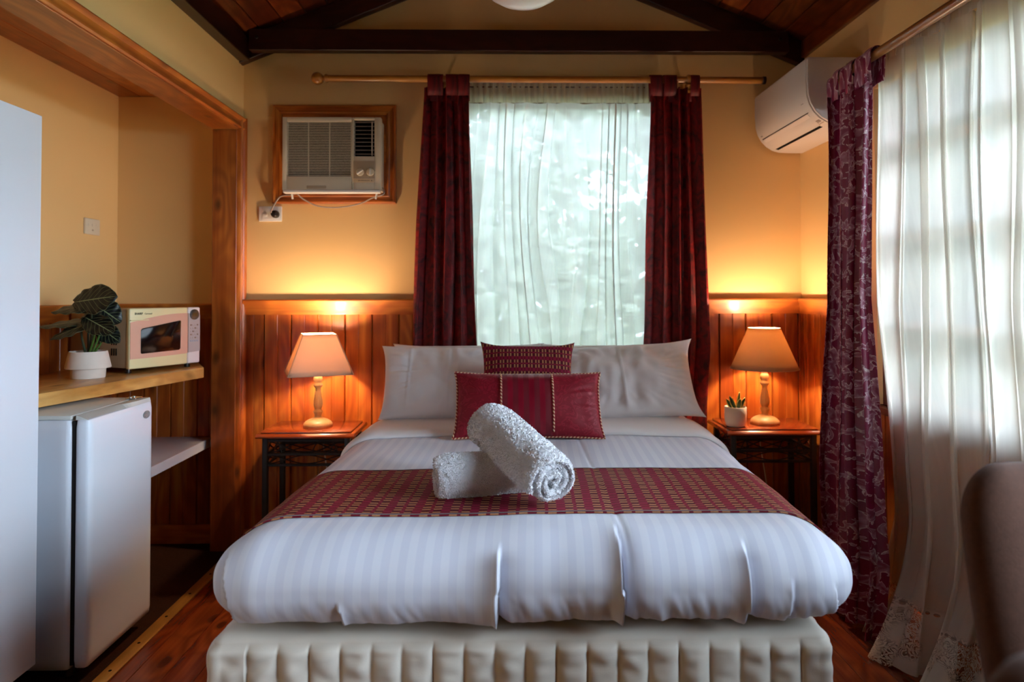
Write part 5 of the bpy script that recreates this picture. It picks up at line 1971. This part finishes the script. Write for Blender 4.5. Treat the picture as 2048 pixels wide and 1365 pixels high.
# microwave
mw_ = thing('microwave', 'cream microwave oven with a dark window at the far end of the bench', 'microwave', (-1.62, 3.05, BZ))
Np, Rp = Vector((-1.552, 2.890, 0)), Vector((-1.393, 3.200, 0))
ux = (Rp - Np).normalized()
uyv = Vector((-ux.y, ux.x, 0))       # into the body
MWM = Matrix.Translation((Np.x, Np.y, BZ)) @ Matrix(((ux.x, uyv.x, 0, 0), (ux.y, uyv.y, 0, 0), (0, 0, 1, 0), (0, 0, 0, 1)))
Wm, Dm, H0, H1 = 0.348, 0.405, 0.020, 0.276


def mbox(name, x0, x1, y0, y1, z0, z1, mat, par, bev=0.0, seg=2):
    return MB(MWM).box(x0, x1, y0, y1, z0, z1).build(name, mat, par, bev, seg)
mbox('body', 0.002, Wm - 0.002, 0.022, Dm, H0 + 0.003, H1 - 0.004, MW_SIDE, mw_, 0.004, 2)
# front fascia: door with curved colour bands, control column
dw = 0.282
door = mbox('door', 0, dw - 0.001, 0.0, 0.024, H0, H1, MW_CREAM, mw_, 0.006, 3)


def band_poly(top, bot, x0, x1, n=14):
    up = [(x0 + (x1 - x0) * i / n, top(x0 + (x1 - x0) * i / n)) for i in range(n + 1)]
    dn = [(x0 + (x1 - x0) * i / n, bot(x0 + (x1 - x0) * i / n)) for i in range(n, -1, -1)]
    return dn[::-1] + up[::-1]


def plate(name, pts, y0, y1, mat, par, bev=0.0):
    """outline (x,z) extruded through the door thickness"""
    vs = [(x, y, z) for y in (y0, y1) for x, z in pts]
    n = len(pts)
    fs = [tuple(range(n)), tuple(range(2 * n - 1, n - 1, -1))] + [(i, n + i, n + (i + 1) % n, (i + 1) % n) for i in range(n)]
    return MB(MWM).add(vs, fs).build(name, mat, par, bev, 2)
topf = lambda x: H0 + 0.196 + 0.034 * math.sin(min(1, x / dw) * math.pi * 0.55)
botf = lambda x: H0 + 0.042 + 0.006 * (x / dw) ** 2
plate('door_surround', band_poly(topf, botf, 0.003, dw - 0.002), -0.0015, 0.003, MW_PINK, door)
wt = lambda x: H0 + 0.168 + 0.028 * (x - 0.045) / 0.2
plate('door_window', [(0.050, H0 + 0.066), (0.055, H0 + 0.062), (0.235, H0 + 0.066), (0.242, H0 + 0.072), (0.244, wt(0.244)), (0.238, wt(0.238) + 0.003), (0.056, wt(0.056)), (0.050, wt(0.050) - 0.006)], -0.0032, 0.002, MW_GLASS, door, 0.0008)
mbox('door_handle', 0.002, 0.085, -0.006, 0.002, H0 + 0.2035, H0 + 0.2075, MW_CREAM, door, 0.001, 1)
text_obj('lettering', 'SHARP', 0.0125, PRINT, door, MWM @ Matrix.Translation((0.022, -0.0006, H0 + 0.229)) @ Matrix.Rotation(math.radians(90), 4, 'X'), bold=0.0003)
text_obj('lettering', 'Carousel', 0.0095, PRINT, door, MWM @ Matrix.Translation((0.068, -0.0006, H0 + 0.2295)) @ Matrix.Rotation(math.radians(90), 4, 'X'))
mbox('control_column', dw + 0.001, Wm, 0.0, 0.024, H0, H1, MW_WHITE, mw_, 0.007, 3)
plate('keypad', band_poly(lambda x: H1 - 0.026 - 0.010 * (x - dw) / 0.06, lambda x: H0 + 0.050 + 0.004 * (x - dw) / 0.06, dw + 0.002, Wm - 0.002, 6), -0.0012, 0.003, MW_SILVER, mw_)
Mdisc = MWM @ Matrix.Translation((dw + 0.033, -0.001, H1 - 0.033)) @ Matrix.Rotation(math.radians(90), 4, 'X')
ds = MB(Mdisc).lathe([(0.0001, 0.0), (0.024, 0.0), (0.024, 0.003), (0.021, 0.004), (0.0001, 0.004)], 32).build('display', BLACK_PL, mw_, smooth=True, sharp=40)
mbox('screen', dw + 0.020, dw + 0.046, -0.0056, -0.0045, H1 - 0.042, H1 - 0.026, MW_LCD, ds)
for r in range(6):
    for k in range(4):
        x = dw + 0.012 + 0.0115 * k
        z = H1 - 0.078 - 0.0145 * r
        mbox('button', x, x + 0.0075, -0.0024, -0.0008, z - 0.0065, z, MW_BLUE if r == 5 else MW_SILVER if (r + k) % 3 else PRINT_SOFT, mw_, 0.0006, 1)
for gx in (0.085, 0.100, 0.115, 0.200, 0.212, 0.226, 0.240):
    for z0_, z1_ in ((H0 + 0.10, H0 + 0.135), (H0 + 0.055, H0 + 0.085)):
        MB(MWM).box(-0.0005, 0.003, gx, gx + 0.004, z0_, z1_).build('painted_vent_slot', DARK_VOID, mw_)  # solid near-black bars paint the shade inside the vents
for x, y in ((0.03, 0.05), (Wm - 0.03, 0.05), (0.03, Dm - 0.04), (Wm - 0.03, Dm - 0.04)):
    MB(MWM).lathe([(0.012, 0.0005), (0.013, 0.004), (0.011, H0 + 0.004)], 14, (x, y, 0)).build('foot', BLACK_PL, mw_, smooth=True)

# leafy plant in a two tier stoneware pot
PX_, PY_ = -1.656, 2.780
pp = thing('potted_plant', 'dark veined elephant ear plant in a stepped stoneware pot on the bench', 'plant', (PX_, PY_, BZ))
cc = (PX_, PY_, BZ + 0.0005)
MB().lathe([(0.0001, 0.0), (0.060, 0.0), (0.061, 0.003), (0.063, 0.038), (0.0805, 0.040), (0.0815, 0.043), (0.0680, 0.105), (0.0665, 0.107), (0.0640, 0.105), (0.066, 0.090), (0.0001, 0.090)], 48, cc).build('pot', POT_STONE, pp, smooth=True, sharp=40)
MB().lathe([(0.0655, 0.088), (0.0645, 0.094), (0.03, 0.098), (0.0001, 0.098)], 24, cc).build('soil', SOIL, pp, smooth=True)


def big_leaf(base, tip, width, normal, seed, cup=0.12, tipdroop=0.1, lobe=0.24):
    """heart-shaped leaf: BASE where the stalk joins, TIP the point"""
    base, tip, nrm = Vector(base), Vector(tip), Vector(normal).normalized()
    d = tip - base
    L = d.length
    dn = d.normalized()
    side = dn.cross(nrm).normalized()
    nrm = side.cross(dn).normalized()
    vs, uvs = [], []
    n, m = 13, 18
    for j in range(m):
        t = j / (m - 1)
        tt = -lobe + (1 + lobe) * t
        if tt < 0:
            ww = width * 0.80 * math.sqrt(max(0, 1 - (tt / -(lobe + 0.01)) ** 2)) + 0.0005
            notch = 0.5 * (-tt / lobe)
        else:
            ww = width * ((0.80 + 0.20 * math.sin(min(1, tt / 0.3) * math.pi / 2)) * (1 - tt ** 1.9) ** 0.75) + 0.0004
            notch = 0
        for i in range(n):
            s_ = 2 * i / (n - 1) - 1
            back = notch * width * 0.25 * (1 - abs(s_))
            p = base + dn * (L * tt + back) + side * s_ * ww + nrm * (cup * width * (s_ * s_) - tipdroop * L * max(0, tt) ** 2 + 0.07 * width * math.sin(tt * 17 + seed) * abs(s_) ** 1.5)
            vs.append(p)
            uvs.append((s_, tt))
    o = mesh_obj('leaf', vs, grid_faces(n, m), LEAF_DK, pp, uvs)
    k = o.modifiers.new('thickness', 'SOLIDIFY')
    k.thickness = 0.0012
    return o


def stalk(top, mat, lean=0.0, foot=(0, 0)):
    b = Vector((PX_ + foot[0], PY_ + foot[1], BZ + 0.092))
    t = Vector(top)
    mid = b.lerp(t, 0.5) + Vector((lean, 0, 0.01))
    MB().tube(smooth_path([b, mid, t], 6), [0.0048 - 0.0022 * k / 12 for k in range(13)], 8).build('stalk', mat, pp, smooth=True)
PXL = lambda dx, dz, dy=0.0: (PX_ + dx, PY_ + dy, BZ + dz)
# (base, tip, half width, normal)
for k, (b_, t_, w_, n_l, lobe, fx_, mt_) in enumerate((
        ((0.022, 0.314, -0.03), (0.122, 0.328, -0.05), 0.060, (-0.05, -1, 0.35), 0.70, (0.004, 0), STEM_DK),
        ((-0.004, 0.290, 0.0), (-0.118, 0.274, -0.03), 0.044, (-0.1, -0.5, 0.85), 0.25, (-0.004, 0.006), STEM_DK),
        ((0.045, 0.272, 0.02), (0.104, 0.226, 0.03), 0.050, (0.1, -1, 0.3), 0.45, (0.010, 0.004), STEM),
        ((0.037, 0.226, -0.03), (0.122, 0.190, -0.06), 0.046, (0.0, -0.7, 0.7), 0.5, (0.006, -0.008), STEM),
        ((-0.035, 0.226, 0.01), (-0.170, 0.214, -0.03), 0.036, (-0.1, -0.4, 0.9), 0.3, (-0.010, 0.004), STEM),
        ((-0.018, 0.206, -0.03), (-0.106, 0.168, -0.06), 0.036, (-0.2, -0.6, 0.75), 0.35, (-0.006, -0.006), STEM_DK),
        ((0.045, 0.187, 0.03), (0.106, 0.148, 0.02), 0.038, (0.1, -0.9, 0.5), 0.4, (0.014, 0.008), STEM),
        ((0.006, 0.252, 0.03), (-0.052, 0.212, 0.02), 0.044, (0.0, -0.8, 0.6), 0.5, (0.0, 0.010), STEM_DK))):
    t_ = tuple(b + (t - b) * 1.12 for b, t in zip(b_, t_))
    big_leaf(PXL(*b_), PXL(*t_), w_ * 1.15, n_l, k + 1.0, -0.06, 0.06, lobe)
    stalk(PXL(b_[0], b_[1] - 0.003, b_[2] + 0.006), mt_, 0.3 * b_[0], fx_)

# ------------------------------------------------------------------ ceiling globe lamp, unlit
gl = thing('ceiling_lamp', 'white opal glass ceiling lamp hanging in the middle of the room above the bed', 'lamp', (0.078, 2.2, 2.19))
gc = (0.078, 2.2, 2.185)
MB().lathe([(0.0001, 0.0), (0.04, 0.005), (0.08, 0.018), (0.115, 0.040), (0.140, 0.070), (0.150, 0.100), (0.146, 0.115), (0.135, 0.118)], 48, gc).build('glass_bowl', OPAL, gl, smooth=True)
MB().lathe([(0.137, 0.114), (0.150, 0.118), (0.150, 0.132), (0.10, 0.150), (0.03, 0.165), (0.0001, 0.166)], 40, gc).build('fitting', CHROME, gl, smooth=True, sharp=50)
MB().tube([(gc[0], gc[1], gc[2] + 0.16), (gc[0], gc[1], zceil(gc[0]) - 0.16)], 0.009, 12).build('stem', CHROME, gl, smooth=True)
MB().lathe([(0.05, -0.025), (0.05, 0.0)], 24, (gc[0], gc[1], ZR - 0.165)).build('canopy', CHROME, gl, smooth=True, sharp=40)

# ------------------------------------------------------------------ upholstered dining chairs in the foreground
def dining_chair():
    t = thing('dining_chair', '', 'chair')
    # backrest: tapered, rounded shoulders, slightly wrapped; local back faces +y, seat to -y
    uu, ff = unit_box(60, 8, 50)
    q, n = rounded(uu, (0.245, 0.045, 0.295), (0.075, 0.042, 0.085))
    x, y, z = q[:, 0].copy(), q[:, 1].copy(), q[:, 2].copy()
    tz = (z + 0.295) / 0.59
    x *= 0.80 + 0.20 * sm(0.0, 0.9, tz)
    y += 0.06 * (tz - 0.5) - 0.05 * (x / 0.245) ** 2
    for sx in (-0.105, 0.105):
        dx = x - sx * (0.8 + 0.2 * tz)
        y -= np.sign(n[:, 1]) * 0.010 * np.exp(-(dx / 0.008) ** 2) * np.abs(n[:, 1])
        z -= 0.006 * np.exp(-(dx / 0.010) ** 2) * np.clip(n[:, 2], 0, 1)
    V_ = np.stack([x, y, z + 0.70], 1)
    mesh_obj('backrest', V_, ff, CHAIR, t)
    uu, ff = unit_box(40, 40, 10)
    q, n = rounded(uu, (0.235, 0.225, 0.05), (0.06, 0.06, 0.045))
    q[:, 2] += 0.012 * np.clip(n[:, 2], 0, 1) * (1 - (q[:, 0] / 0.235) ** 2) * (1 - (q[:, 1] / 0.225) ** 2)
    q += np.array([0, -0.235, 0.435])
    mesh_obj('seat', q, ff, CHAIR, t)
    for sx in (-1, 1):
        for sy in (0, 1):
            x0, y0_ = sx * 0.19, -0.06 - sy * 0.35
            MB().tube([(x0 * 1.08, y0_ + (0.03 if sy == 0 else -0.02), 0.0), (x0, y0_, 0.395)], [0.013, 0.021], 12).build('leg', W_LEG, t, smooth=True)
    return t
ch = dining_chair()
CG = 'brown upholstered dining chairs'
ch['group'] = CG
bpy.context.view_layer.update()
ch2 = dup(ch, (0.545, 0.475, 0), math.radians(4), 'brown upholstered dining chair nearest the viewer, only the top of its back showing')
ch.location = (0.945, 1.02, -0.012)
ch.rotation_euler = (0, 0, math.radians(-8))
ch['label'] = 'brown upholstered dining chair with a seamed back in front of the lace curtain'
